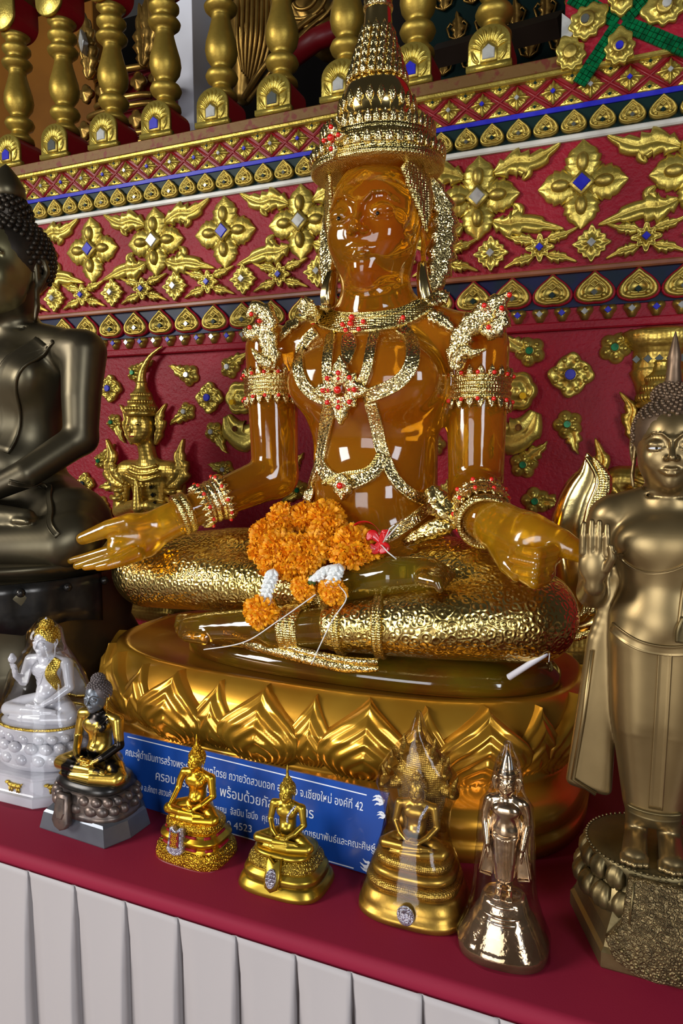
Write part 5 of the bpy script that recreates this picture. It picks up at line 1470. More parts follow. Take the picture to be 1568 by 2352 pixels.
# ================================================================ the smaller and the flanking statues
class Fig:
    """local frame for a statue: origin, scale, turn about the vertical"""
    def __init__(s, o, S, yaw=0.0):
        s.o, s.S = np.asarray(o, float), S
        c, q = math.cos(yaw), math.sin(yaw)
        s.M = np.array([[c, -q, 0], [q, c, 0], [0, 0, 1.0]])
    def __call__(s, x, y, z): return s.o + s.M @ (s.S * np.array((x, y, z), float))
    def pts(s, L): return [s(*p) for p in L]
    def r(s, *a): return [s.S * q for q in a]

def curls(fg, HCn, hs, name, m, parent, n=150, size=.10, ush=True, flame=None, tall=1.0, extra=None):
    """cap of snail curls with topknot; flame: height of the finial in head units"""
    P = lambda x, y, z: fg(*(np.asarray(HCn) + hs * np.array((x, y, z))))
    mb = MB()
    cap_c, cap_r = np.array((0, .22, .34)), np.array((.865, .92, .875))
    v, f = ball((0, 0, 0), 1, 28, 18)
    mb.add([P(*(cap_c + cap_r * np.asarray(q))) for q in v], f)
    k = 0
    for i in range(n):
        z = 1 - 1.55 * (i + .5) / n; a = i * 2.39996; rr = math.sqrt(max(0, 1 - z * z))
        q = cap_c + cap_r * np.array((rr * math.cos(a), rr * math.sin(a), z))
        if q[1] < -.10 and q[2] < .74 - .25 * max(0, abs(q[0]) - .4): continue
        if q[1] < .22 and q[2] < .10: continue
        vv, ff = ball(P(*q), fg.S * hs * size, 6, 5); mb.add(vv, ff)
    if ush:
        v, f = ball((0, 0, 0), 1, 16, 10)
        uc, ur = np.array((0, .22, 1.22)), np.array((.46, .48, .42 * tall))
        mb.add([P(*(uc + ur * np.asarray(q))) for q in v], f)
        for i in range(n // 4):
            z = 1 - 1.2 * (i + .5) / (n // 4); a = i * 2.39996; rr = math.sqrt(max(0, 1 - z * z))
            vv, ff = ball(P(*(uc + ur * np.array((rr * math.cos(a), rr * math.sin(a), z)))), fg.S * hs * size, 6, 5); mb.add(vv, ff)
    h = mb.build(name, m, parent)
    return h, P

def flame_finial(P, z0, L, r, m, parent, name='flame_finial', wav=True):
    c = [P(0, .22, z0), P(0, .20, z0 + .15 * L), P(0, .22, z0 + .45 * L), P(0, .20, z0 + .75 * L), P(0, .22, z0 + L)]
    pts = spline(c, 24)
    u = float(np.linalg.norm(np.asarray(P(1, 0, 0)) - np.asarray(P(0, 0, 0))))
    rad = np.interp(np.linspace(0, 1, 24), [0, .12, .3, .5, .62, .8, 1], [r * .8, r, r * .72, r * .55, r * .58, r * .3, r * .03]) * u
    return MB().add(*tube(pts, list(rad), 10)).build(name, m, parent)

def surf(c, fg, x, z, y0=-1.2):
    o = Vector(fg(x, y0, z)); d = Vector(fg(x, y0 + 1, z)) - o; d.normalize()
    r = c.bvh.ray_cast(o, d)
    return (np.array(r[0]), np.array(r[1])) if r[0] is not None else (fg(x, -.1, z), np.array((0, -1.0, 0)))

def on_front(c, fg, q, w, h, name, m, parent, n=20):
    L = [surf(c, fg, x, z) for x, z in spline(q, n)]
    P = np.array([a for a, b in L]); N = np.array([b for a, b in L])
    for _ in range(2): P[1:-1] = (P[:-2] + 2 * P[1:-1] + P[2:]) / 4
    wv = fg.S * (np.full(n, w) if np.isscalar(w) else spline([(a, 0) for a in w], n)[:, 0])
    v, f = band3(P, N, wv, fg.S * h, lift=0.0)
    return MB().add(v, f).build(name, m, parent)

def seated(fg, m, parent, hs=.132, pose='lap', h=.0062, shoulder=.205, hc=(0, -.01, .80), name='body', knee=.40, thin=1.0, spread=.075):
    c = Clay(fg.o - fg.S * np.array((.62, .52, .03)), fg.o + fg.S * np.array((.62, .42, 1.05)), fg.S * h)
    S = fg.S
    c.cap(fg(0, .02, .50), fg(0, .03, .22), .135 * S * thin, .130 * S * thin, .03 * S, (fg.M[:, 1], 1.3))
    c.ell(fg(0, .015, .50), S * np.array((.165, .105, .12)), .05 * S)
    for q in (-1, 1):
        c.ell(fg(q * .075, -.055, .51), S * np.array((.075, .04, .06)), .05 * S)
        c.cap(fg(0, .04, .635), fg(q * shoulder * .9, .03, .585), .05 * S, .056 * S, .04 * S)
    c.ell(fg(0, -.02, .26), S * np.array((.115, .10, .09)), .04 * S)
    c.ell(fg(0, .05, .11), S * np.array((.22, .17, .12)), .05 * S)
    c.chain([fg(0, .035, .57), fg(0, .02, .66), fg(0, .01, .74)], [.085 * S, .065 * S, .062 * S], .025 * S)
    for z in (.645, .665): c.chain([fg(.075 * math.cos(a), .02 + .075 * math.sin(a), z) for a in np.linspace(PI, 2 * PI, 8)], [.004 * S] * 8, .006 * S, sub=True)
    face(c, fg(*hc), hs * S); ears(c, fg(*hc), hs * S, 1.0)
    # legs: half lotus
    for q in (-1, 1):
        c.chain([fg(q * .11, .02, .12), fg(q * .27, -.06, .105), fg(q * knee, -.13, .078)], [.115 * S, .10 * S, .074 * S], .03 * S)
    c.chain([fg(knee - .02, -.16, .062), fg(.12, -.235, .055), fg(-.14, -.25, .045)], [.070 * S, .060 * S, .045 * S], .02 * S)
    c.chain([fg(-.12, -.25, .045), fg(-.27, -.245, .038)], [.045 * S, .028 * S], .015 * S)
    c.chain([fg(-knee + .02, -.16, .085), fg(-.12, -.225, .120), fg(.10, -.22, .128)], [.068 * S, .056 * S, .044 * S], .02 * S)
    c.chain([fg(.10, -.22, .128), fg(.25, -.20, .130)], [.042 * S, .024 * S], .012 * S)
    for i in range(5):
        c.cap(fg(.235, -.225 + .013 * i, .126), fg(.275, -.222 + .013 * i, .124), .010 * S, .008 * S, .003 * S)
        c.cap(fg(-.255, -.265 + .012 * i, .036), fg(-.295, -.262 + .012 * i, .034), .010 * S, .008 * S, .003 * S)
    # arms
    SR, SL = fg(-shoulder - .03, .03, .575), fg(shoulder + .03, .03, .575)
    def lap_arm(q, wrist):
        sh = SR if q < 0 else SL
        el = fg(q * (shoulder + spread), .0, .335)
        c.chain([sh, fg(q * (shoulder + .03 + .5 * (spread - .03)), .01, .45), el], [.062 * S, .053 * S, .046 * S], .03 * S)
        c.chain([el, fg(q * .18, -.13, .24), wrist], [.046 * S, .040 * S, .030 * S], .012 * S)
    def hand_lap(q, w, z, y):
        c.ell(fg(q * .035, y, z), S * np.array((.062, .045, .018)), .012 * S)
        for i in range(4):
            c.chain([fg(q * .02, y - .035 + .022 * i, z + .002), fg(-q * .035, y - .037 + .022 * i, z + .008), fg(-q * .085, y - .034 + .021 * i, z + .004)], [.0125 * S, .0115 * S, .009 * S], .003 * S)
        c.chain([fg(q * .04, y - .02, z + .01), fg(q * .02, y - .025, z + .038), fg(q * .002, y - .02, z + .045)], [.013 * S, .011 * S, .009 * S], .004 * S)
    lap_arm(1, fg(.09, -.185, .190)); hand_lap(1, 0, .182, -.195)
    if pose == 'lap':
        lap_arm(-1, fg(-.09, -.195, .205)); hand_lap(-1, 0, .210, -.205)
    elif pose == 'earth':
        el = fg(-shoulder - .095, -.02, .36)
        c.chain([SR, fg(-shoulder - .08, .0, .46), el], [.060 * S, .052 * S, .045 * S], .03 * S)
        c.chain([el, fg(-.31, -.15, .235), fg(-.315, -.205, .185)], [.045 * S, .036 * S, .029 * S], .012 * S)
        c.ell(fg(-.315, -.228, .150), S * np.array((.038, .022, .045)), .012 * S)
        for i in range(4): c.chain([fg(-.343 + .019 * i, -.236, .13), fg(-.343 + .019 * i, -.243, .09), fg(-.341 + .019 * i, -.238, .055 + .006 * abs(i - 1.5))], [.0115 * S, .011 * S, .008 * S], .003 * S)
        c.chain([fg(-.285, -.225, .155), fg(-.265, -.235, .125), fg(-.262, -.235, .10)], [.012 * S, .011 * S, .008 * S], .004 * S)
    elif pose == 'raised':
        el = fg(-shoulder - .07, -.04, .36)
        c.chain([SR, el], [.060 * S, .050 * S], .03 * S)
        c.chain([el, fg(-.26, -.16, .46)], [.050 * S, .033 * S], .012 * S)
        c.ell(fg(-.26, -.175, .51), S * np.array((.038, .022, .050)), .012 * S)
        for i in range(4): c.chain([fg(-.288 + .019 * i, -.18, .54), fg(-.288 + .019 * i, -.192, .58), fg(-.286 + .019 * i, -.205, .605 - .006 * abs(i - 1.5))], [.0115 * S, .010 * S, .008 * S], .003 * S)
        c.chain([fg(-.23, -.185, .51), fg(-.215, -.205, .535), fg(-.225, -.215, .56)], [.012 * S, .010 * S, .008 * S], .004 * S)
    o = c.build(name, m, parent, smooth_it=1)
    return o, c

def tiers(fg, prof, e, name, m, parent, n=72, yc=-.03):
    """prof: z, half width, half depth in figure units"""
    rings = []
    for z, a, b in prof:
        rings.append([fg(*p) for p in sring(0, yc, z, a, b, e, n)])
    return MB().add(*loft(rings)).build(name, m, parent)

def eyes_of(P, parent, sc, white=WHITEEYE):
    m1, m2 = MB(), MB()
    for q in (-1, 1):
        v, f = ball((0, 0, 0), 1, 12, 8)
        m1.add([P(q * .35 + .15 * a[0], -.735 + .055 * a[1] + .10 * abs(.15 * a[0]), -.015 + .032 * a[2]) for a in v], f)
        m2.add([P(q * .33 + .035 * a[0], -.765 + .04 * a[1], -.012 + .033 * a[2]) for a in v], f)
    o = m1.build('eye', white, parent)
    m2.build('pupil', BLACKEYE, o)

# ---------------------------------------------------------------- large dark bronze Buddha, cropped by the left edge
BO = (-1.60, 1.46, 1.19)
br = empty('bronze_buddha', (BO[0], BO[1], TZ), 'large dark bronze seated Buddha cropped by the left edge', 'statue')
fg = Fig(BO, .955)
_, cb = seated(fg, BRONZE, br, hs=.135, h=.0052, hc=(0, -.015, .805), shoulder=.215, spread=.035, knee=.335)
h_, P_ = curls(fg, (0, -.015, .805), .135, 'hair_curls', BRONZEH, br, 420, .062)
MB().add(*tube([P_(0, .22, 1.50), P_(0, .22, 1.60), P_(0, .22, 1.78), P_(0, .22, 2.0), P_(0, .22, 2.18), P_(0, .22, 2.26)], [.955 * .135 * q for q in (.30, .38, .36, .24, .10, .01)], 20)).build('lotus_bud_finial', BRONZE, br)
on_front(cb, fg, [(.19, .60), (.13, .56), (.05, .50), (-.03, .42), (-.10, .36)], .006, .006, 'robe_edge', BRONZE, br)
on_front(cb, fg, [(.15, .60), (.10, .52), (.07, .42), (.05, .30)], [.03, .032, .032, .03], .007, 'shoulder_sash', BRONZE, br)
for q in ([(.045, .50), (.02, .53), (-.005, .50), (.0, .46)],):
    on_front(cb, fg, q, [.004, .014, .014, .004], .02, 'chest_knot', STEEL, br)
on_front(cb, fg, [(.17, .22), (.22, .20), (.30, .14), (.36, .09)], .008, .008, 'knee_fold', BRONZE, br)
tiers(fg, [(-.03, .35, .29), (.0, .37, .325), (.012, .375, .33), (.018, .36, .315)], 2.3, 'cushion', BRONZE, br, 90, -.05)
fc = Clay(np.asarray(fg(0, -.015, .805)) - .19, np.asarray(fg(0, -.015, .805)) + .19, .0042)
face(fc, fg(0, -.018, .805), .1355 * .955)
fc.cut(2, fg(0, 0, .805 + .105)[2], False)
fc.cut(1, fg(0, .02, 0)[1], False)
fc.build('polished_face', BRONZEF, br, smooth_it=1)
tiers(fg, [(-.46, .36, .35), (-.40, .36, .35), (-.39, .35, .335), (-.33, .355, .34), (-.32, .36, .35), (-.26, .36, .35), (-.25, .36, .345), (-.20, .335, .32), (-.15, .345, .33), (-.06, .36, .345), (-.035, .355, .34), (-.02, .345, .32)], 2.3, 'stepped_base', BRONZE, br, 90, -.05)
m = MB(); rings = []
for k in range(61):
    a = PI * 1.02 + (PI * .96) * k / 60
    fold = .008 * abs(math.sin(k * PI / 6)) ; z1 = -.155 + .02 * abs(math.sin(k * PI / 12))
    rings.append([fg((.372 + fold) * math.cos(a), -.05 + (.357 + fold) * math.sin(a), z) for z in (-.025, -.05, -.10, z1)] + [fg(0.362 * math.cos(a), -.05 + .347 * math.sin(a), z) for z in (z1, -.025)])
dr_ = MB().add(*loft(rings)).build('draped_cloth', BLACKIRON, br)
m = MB()
for k in range(0, 61, 6):
    a = PI * 1.02 + (PI * .96) * k / 60
    MB().add(*ball(fg(.382 * math.cos(a), -.05 + .367 * math.sin(a), -.045), .011, 8, 6)).build('cloth_stud', BLACKIRON, dr_)

# ---------------------------------------------------------------- dark Buddha with flaking gold leaf
dk = empty('gilded_dark_buddha', (-.945, 1.02, TZ), 'small black seated Buddha with flaking gold leaf on a grey base', 'statue')
fg = Fig((-.948, 1.035, .852), .190, -.05)
_, cb = seated(fg, LEAFED, dk, hs=.140, pose='lap', h=.0058, hc=(0, -.01, .80))
_, P_ = curls(fg, (0, -.01, .80), .145, 'hair_curls', CURLGREY, dk, 240, .085)
flame_finial(P_, 1.5, .22, .16, CURLGREY, dk, 'topknot')
# the face shows bare grey metal
fc = Clay(np.asarray(fg(0, -.01, .80)) - .05, np.asarray(fg(0, -.01, .80)) + .05, .0011)
face(fc, fg(0, -.013, .80), .1415 * .190)
fc.cut(2, fg(0, 0, .80 + .12)[2], False)
fc.build('bare_face', STEEL, dk, smooth_it=1)
on_front(cb, fg, [(.15, .62), (.08, .52), (.03, .42), (.01, .30)], [.022, .022, .020, .018], .010, 'shoulder_sash', LEAFED, dk)
tiers(fg, [(-.10, .38, .26), (-.06, .43, .29), (-.03, .40, .27), (.0, .39, .26), (.01, .36, .24)], 2.6, 'seat_disc', BLACKIRON, dk, 64, -.05)
tiers(fg, [(-.34, .46, .32), (-.30, .45, .31), (-.28, .42, .29), (-.20, .44, .31), (-.15, .43, .30), (-.10, .40, .27)], 2.6, 'lotus_tier', PINKGREY, dk, 64, -.05)
for row, (z, n_, s_) in enumerate(((-.145, 18, .052), (-.235, 18, .062))):
    lotp = MB()
    for k in range(n_):
        a = 2 * PI * (k + .5 * row) / n_
        q = sring(0, -.05, z, .415, .285, 2.6, 2 * n_)[(2 * k + row) % (2 * n_)]
        v, f = ball(fg(*q), fg.S * np.array((s_ * 1.25, s_ * .8, s_ * .95)), 12, 8); lotp.add(v, f)
    lotp.build('lotus_petal_row', PINKGREY, dk)
hx = lambda z, k: [fg(x * k, -.05 + y * k, z) for x, y in ((-.45, -.33), (.40, -.33), (.50, -.08), (.50, .20), (.36, .32), (-.42, .32), (-.50, .12), (-.50, -.15))]
MB().add(*loft([hx(-.535, 1.02), hx(-.525, 1.03), hx(-.36, .95), hx(-.335, .90)])).build('grey_plinth', STEEL, dk, smooth=False)
clp = Plane(fg(-.10, -.39, -.10), fg.M[:, 0], (0, .18, 1), (0, -1, .18))
S_ = fg.S
MB().add(*prism(clp, [(x * S_, z * S_) for x, z in ((-.075, .02), (.075, .02), (.09, -.12), (.115, -.25), (.07, -.31), (0, -.335), (-.07, -.31), (-.115, -.25), (-.09, -.12))], -.006, .006, .003)).build('hanging_cloth', PINKGREY, dk)
MB().add(*prism(clp, [(x * S_, z * S_) for x, z in ((-.045, -.02), (.045, -.02), (.06, -.16), (.03, -.22), (-.03, -.22), (-.06, -.16))], .004, .0085, .002)).build('cloth_panel', PINKGREY, dk, smooth=False)

# ---------------------------------------------------------------- bright gold Buddha, hand to the earth
g1 = empty('gold_buddha', (-.71, 1.01, TZ), 'small bright gold seated Buddha with red-trimmed base and rhinestone cloth, touching the earth', 'statue')
fg = Fig((-.712, 1.022, .820), .128, -.04)
_, cb = seated(fg, GOLDA, g1, hs=.138, pose='earth', h=.006)
_, P_ = curls(fg, (0, -.01, .80), .140, 'hair_curls', GOLDAC, g1, 150, .07)
flame_finial(P_, 1.5, 1.25, .22, GOLDA, g1)
on_front(cb, fg, [(.15, .62), (.08, .52), (.035, .42), (.02, .30)], [.02, .022, .022, .020], .010, 'shoulder_sash', GOLDA, g1)
on_front(cb, fg, [(.17, .60), (.09, .50), (-.02, .40), (-.12, .36)], .006, .006, 'robe_edge', GOLDA, g1)
tiers(fg, [(-.12, 0.387, 0.270), (-.08, 0.427, 0.297), (-.03, 0.423, 0.293), (.0, 0.396, 0.270), (.01, 0.360, 0.243)], 3.0, 'upper_tier', GOLDAC, g1, 72)
tiers(fg, [(-.36, 0.504, 0.360), (-.345, 0.468, 0.333), (-.27, 0.468, 0.333), (-.235, 0.504, 0.360), (-.20, 0.495, 0.351), (-.17, 0.423, 0.297), (-.14, 0.414, 0.288), (-.12, 0.396, 0.270)], 3.0, 'middle_tier', GOLDA, g1, 72)
tiers(fg, [(-.555, 0.553, 0.405), (-.50, 0.558, 0.410), (-.40, 0.544, 0.396), (-.365, 0.522, 0.378), (-.35, 0.486, 0.342)], 3.4, 'lower_tier', GOLDAC, g1, 72)
tiers(fg, [(-.560, 0.562, 0.414), (-.545, 0.567, 0.419), (-.535, 0.540, 0.396)], 3.4, 'red_rim', REDD, g1, 72)
for z, a, b in ((-.150, .421, .299), (-.305, .475, .339)):
    m = MB(); R = sring(0, -.03, z, a, b, 3.0, 72)
    for k in range(38, 71, 8):
        seg = [fg(*R[(k + j) % 72]) for j in range(5)]
        MB().add(*tube(seg, .0026, 6)).build('red_inlay', RED, g1)
S_ = fg.S
clp = Plane(fg(-.06, -.375, -.02), (1, 0, 0), (0, .16, 1), (0, -1, .16))
oc = [(-.10, .0), (-.07, .02), (0, -.04), (.07, .02), (.10, .0), (.115, -.22), (.135, -.30), (.09, -.345), (0, -.37), (-.09, -.345), (-.135, -.30), (-.115, -.22)]
rc = MB().add(*prism(clp, [(x * S_, z * S_) for x, z in oc], -.008, .007, .002)).build('rhinestone_cloth', DIAM, g1)
MB().add(*prism(clp, [(x * S_, z * S_) for x, z in ((-.065, -.03), (0, -.09), (.065, -.03), (.075, -.24), (-.075, -.24))], .005, .0085, .001)).build('red_panel', REDD, rc, smooth=False)
m = MB()
for i in range(5):
    for j in range(3 - i % 2):
        c0 = clp.p((-.038 + .038 * j + .019 * (i % 2)) * S_, (-.07 - .04 * i) * S_, .009)
        m.add(*tube([c0 + .0021 * np.array((math.cos(a), 0, math.sin(a))) for a in np.linspace(0, 2 * PI, 9)], .0008, 5))
m.build('gold_rings', GOLDA, rc)

# ---------------------------------------------------------------- olive gold Buddha, hands in the lap
g2 = empty('gold_buddha', (-.525, 1.0, TZ), 'small olive gold seated Buddha with oval rhinestone badge, hands in its lap', 'statue')
fg = Fig((-.522, 1.012, .815), .113, .02)
_, cb = seated(fg, GOLDB, g2, hs=.142, pose='lap', h=.006, knee=.43)
_, P_ = curls(fg, (0, -.01, .80), .142, 'hair_curls', GOLDBC, g2, 150, .06)
flame_finial(P_, 1.45, 1.55, .26, GOLDB, g2)
on_front(cb, fg, [(.15, .62), (.09, .54), (.05, .46), (.04, .36)], .016, .012, 'rhinestone_sash', DIAM, g2)
on_front(cb, fg, [(.17, .60), (.10, .50), (-.02, .40), (-.12, .36)], .006, .006, 'robe_edge', GOLDB, g2)
tiers(fg, [(-.08, 0.451, 0.320), (-.05, 0.479, 0.348), (-.01, 0.470, 0.338), (.005, 0.432, 0.301)], 3.0, 'upper_tier', GOLDB, g2, 72)
tiers(fg, [(-.24, 0.526, 0.395), (-.20, 0.564, 0.423), (-.15, 0.550, 0.409), (-.11, 0.498, 0.367), (-.08, 0.470, 0.338)], 3.0, 'carved_tier', GOLDBC, g2, 72)
tiers(fg, [(-.40, 0.620, 0.461), (-.37, 0.602, 0.442), (-.33, 0.620, 0.461), (-.29, 0.602, 0.442), (-.26, 0.545, 0.404), (-.24, 0.536, 0.395)], 3.2, 'middle_tier', GOLDB, g2, 72)
tiers(fg, [(-.572, 0.677, 0.517), (-.55, 0.696, 0.536), (-.49, 0.677, 0.517), (-.43, 0.639, 0.479), (-.40, 0.620, 0.461)], 3.4, 'lower_tier', GOLDB, g2, 72)
S_ = fg.S
clp = Plane(fg(.0, -.385, -.02), (1, 0, 0), (0, .34, 1), (0, -1, .34))
MB().add(*prism(clp, [(x * S_, z * S_) for x, z in ((-.10, .0), (0, -.07), (.10, .0), (.13, -.28), (.10, -.40), (0, -.45), (-.10, -.40), (-.13, -.28))], -.010, .007, .002)).build('hanging_cloth', GOLDB, g2)
ov = clp.turned(0, 0, -.26 * S_, .006)
bd = MB().add(*prism(ov, [(.085 * S_ * math.cos(a), .13 * S_ * math.sin(a)) for a in np.linspace(0, 2 * PI, 25)[:-1]], -.002, .005, .0015)).build('rhinestone_badge', DIAM, g2)

# ---------------------------------------------------------------- naga-hooded Buddha in clear film
ng = empty('naga_buddha', (-.305, 1.03, TZ), 'gold seated Buddha under a seven-headed serpent hood, wrapped in clear film', 'statue')
fg = Fig((-.300, 1.035, .845), .122, .03)
_, cb = seated(fg, GOLDN, ng, hs=.138, pose='lap', h=.006)
_, P_ = curls(fg, (0, -.01, .80), .140, 'hair_curls', GOLDNC, ng, 130, .07)
flame_finial(P_, 1.4, .6, .26, GOLDN, ng)
on_front(cb, fg, [(.16, .62), (.10, .52), (.065, .42), (.05, .28)], .018, .012, 'rhinestone_sash', DIAM, ng)
hood = Clay(fg(-.75, .02, -.05) - .01, fg(.75, .50, 1.75) + .01, .0016)
S_ = fg.S
hood.cap(fg(0, .26, .10), fg(0, .25, .95), .24 * S_, .40 * S_, .05 * S_, ((0, 1, 0), 3.2))
hood.cap(fg(0, .25, .95), fg(0, .22, 1.25), .38 * S_, .16 * S_, .05 * S_, ((0, 1, 0), 2.6))
heads = [(0, 1.50)] + [(q * x, z) for q in (-1, 1) for x, z in ((.20, 1.30), (.36, 1.08), (.46, .82))]
for x, z in heads:
    a = math.atan2(x, z - .2)
    dx, dz = math.sin(a), math.cos(a)
    b0 = fg(x * .72, .22, .55 + (z - .55) * .75)
    hood.chain([b0, fg(x, .18, z - .08), fg(x + dx * .02, .10, z)], [.085 * S_, .075 * S_, .06 * S_], .02 * S_)
    hood.chain([fg(x, .12, z), fg(x + dx * .02, -.01, z - .02)], [.062 * S_, .035 * S_], .015 * S_)
    hood.chain([fg(x, .14, z + .03), fg(x + dx * .06, .12, z + .13), fg(x + dx * .10, .13, z + (.30 if x == 0 else .20))], [.04 * S_, .028 * S_, .006 * S_], .012 * S_)
hood.build('serpent_hood', GOLDNC, ng, smooth_it=1)
for i, (z, a, b) in enumerate(((-.06, .50, .36), (-.20, .555, .41), (-.345, .61, .46))):
    o = tiers(fg, [(z - .075, a - .05, b - .05), (z - .05, a, b), (z, a + .02, b + .02), (z + .05, a, b), (z + .075, a - .06, b - .06)], 2.8, 'serpent_coil', GOLDNC if i != 1 else GOLDN, ng, 72)
tiers(fg, [(-.775, .69, .54), (-.74, .72, .57), (-.66, .715, .565), (-.64, .68, .53), (-.56, .68, .53), (-.52, .66, .51), (-.43, .63, .48), (-.40, .58, .43)], 3.2, 'moulded_base', GOLDN, ng, 72)
bp = fg(.03, -.60, -.56)
v, f = ball((0, 0, 0), 1, 18, 10)
MB().add([np.asarray(bp) + np.array((.0145 * a[0], .006 * a[1], .0165 * a[2])) for a in v], f).build('rhinestone_badge', DIAM, ng)
wr = [(-.77, .735, .59), (-.60, .73, .58), (-.40, .65, .51), (-.15, .58, .45), (.10, .48, .38), (.35, .42, .32), (.60, .46, .31), (.85, .57, .29), (1.02, .54, .27), (1.30, .36, .24), (1.60, .12, .17), (1.80, .05, .10), (1.86, .03, .05)]
rings = []
rw = random.Random(9)
for z, a, b in wr: rings.append([fg(*(np.asarray(p) * (1 + rw.uniform(-.012, .012), 1 + rw.uniform(-.012, .012), 1))) for p in sring(0, .04 if z > .2 else -.02, z, a, b, 2.4, 40)])
MB().add(*loft(rings, cap=False)).build('plastic_wrap', WRAP, ng)

# ---------------------------------------------------------------- standing figures
def standing(fg, m, parent, h=.006, pose='raised', hs=.090, flare=.20, z_hem=.09, name='body', hem=.060, arm=.120):
    S = fg.S
    c = Clay(fg.o - S * np.array((.34, .24, .015)), fg.o + S * np.array((.34, .20, 1.02)), S * h)
    hc = (0, -.005, .868)
    c.cap(fg(0, 0, .66), fg(0, .0, .52), .088 * S, .086 * S, .03 * S, (fg.M[:, 1], 1.35))
    c.ell(fg(0, -.002, .665), S * np.array((.108, .068, .075)), .04 * S)
    for q in (-1, 1):
        c.ell(fg(q * .05, -.045, .672), S * np.array((.045, .024, .035)), .03 * S)
        c.cap(fg(0, .012, .765), fg(q * (arm - .02), .008, .730), .034 * S, .038 * S, .03 * S)
    c.ell(fg(0, .0, .50), S * np.array((.102, .068, .07)), .04 * S)
    c.chain([fg(0, .012, .72), fg(0, .005, .78), fg(0, .0, .82)], [.056 * S, .042 * S, .040 * S], .015 * S)
    for z in (.768, .782): c.chain([fg(.048 * math.cos(a), .006 + .048 * math.sin(a), z) for a in np.linspace(PI, 2 * PI, 8)], [.003 * S] * 8, .004 * S, sub=True)
    face(c, fg(*hc), hs * S); ears(c, fg(*hc), hs * S, .95)
    # lower robe, straight and clinging
    c.chain([fg(0, 0, .48), fg(0, 0, .30), fg(0, 0, z_hem + .01)], [.100 * S, .092 * S, hem * S], .02 * S, (fg.M[:, 1], 1.45))
    for q in (-1, 1):
        c.chain([fg(q * .046, -.012, .45), fg(q * .042, -.014, .27), fg(q * hem * .52, -.006, z_hem + .02)], [.058 * S, .048 * S, hem * .50 * S], .02 * S)
        fx = q * hem * .56
        c.cap(fg(fx, .0, z_hem + .02), fg(fx, .005, .03), .025 * S, .023 * S, .008 * S)
        c.cap(fg(fx, .01, .020), fg(fx * 1.08, -.085, .013), .023 * S, .026 * S, .012 * S, ((0, 0, 1), 1.4))
        for i in range(5): c.cap(fg(fx * 1.08 + (i - 2) * .0108, -.095, .012), fg(fx * 1.08 + (i - 2) * .0112, -.120 + .004 * abs(i - 2), .009), .0078 * S, .0068 * S, .002 * S)
    # outer robe spreading on both sides like a bell
    for q in (-1, 1):
        n_ = 9
        for i in range(n_):
            t = i / (n_ - 1)
            x = q * (.10 + t * (flare - .10))
            c.cap(fg(q * (.09 + .045 * t), .015, .60 - .16 * t), fg(x, .015, z_hem + .012 + .01 * t), .016 * S, .014 * S, .008 * S, (fg.M[:, 1], 1.2))
    # arms
    for q in (-1, 1):
        sh = fg(q * arm, .008, .717)
        el = fg(q * (arm + .026), .012, .545)
        c.chain([sh, fg(q * (arm + .022), .01, .63), el], [.038 * S, .032 * S, .028 * S], .02 * S)
        if pose == 'raised' and q < 0:
            hx_ = q * (arm + .016)
            w = fg(hx_, -.10, .585)
            c.chain([el, w], [.029 * S, .024 * S], .012 * S)
            c.ell(fg(hx_, -.116, .630), S * np.array((.031, .015, .040)), .010 * S)
            for i in range(4): c.chain([fg(hx_ + (i - 1.5) * .0150, -.120, .655), fg(hx_ + (i - 1.5) * .0152, -.124, .690), fg(hx_ + (i - 1.5) * .0146, -.120, .722 - .006 * abs(i - 1.4))], [.0084 * S, .0076 * S, .0060 * S], .0015 * S)
            c.chain([fg(hx_ + .024, -.122, .625), fg(hx_ + .034, -.134, .650), fg(hx_ + .031, -.138, .672)], [.0098 * S, .0088 * S, .0065 * S], .002 * S)
        else:
            x1 = q * (arm + .02) if pose != 'front' else q * (arm + .0)
            w = fg(x1, -.03 if pose != 'front' else -.05, .40)
            c.chain([el, w], [.032 * S, .023 * S], .012 * S)
            c.ell(fg(x1, -.04, .365), S * np.array((.017, .024, .034)), .01 * S)
            for i in range(4): c.chain([fg(x1, -.062 + .014 * i, .345), fg(x1 * .99, -.064 + .014 * i, .315), fg(x1 * .97, -.062 + .014 * i, .288 + .004 * abs(i - 1.5))], [.0088 * S, .008 * S, .0065 * S], .003 * S)
            c.chain([fg(x1 * .96, -.06, .37), fg(x1 * .92, -.072, .345), fg(x1 * .9, -.075, .325)], [.009 * S, .008 * S, .006 * S], .003 * S)
    o = c.build(name, m, parent, smooth_it=1)
    return o, c, hc

sb_ = empty('standing_brass_buddha', (.045, 1.12, TZ), 'tall standing brass Buddha with raised right hand, at the right edge', 'statue')
fg = Fig((.050, 1.11, .893), .690, 0.0)
_, cb, hc = standing(fg, BRASS, sb_, h=.0027, flare=.172, z_hem=.085, hs=.086)
_, P_ = curls(fg, hc, .087, 'hair_curls', BRASSH, sb_, 460, .055, True, None, .8)
flame_finial(P_, 1.30, 1.45, .26, BRASSH, sb_)
eyes_of(P_, sb_, 1)
on_front(cb, fg, [(.118, .745), (.085, .70), (.03, .632), (-.04, .612), (-.085, .635), (-.10, .665)], .0028, .004, 'robe_edge', BRASS, sb_, 30)
on_front(cb, fg, [(.085, .745), (.062, .68), (.045, .60), (.038, .52), (.036, .475)], .0135, .004, 'shoulder_sash', BRASS, sb_, 24)
on_front(cb, fg, [(.045, .525), (.040, .50), (.038, .475)], [.016, .020, .017], .011, 'sash_knot', BRASSB, sb_, 10)
on_front(cb, fg, [(-.098, .485), (-.05, .462), (0, .455), (.05, .462), (.098, .485)], .011, .006, 'waist_belt', BRASS, sb_, 24)
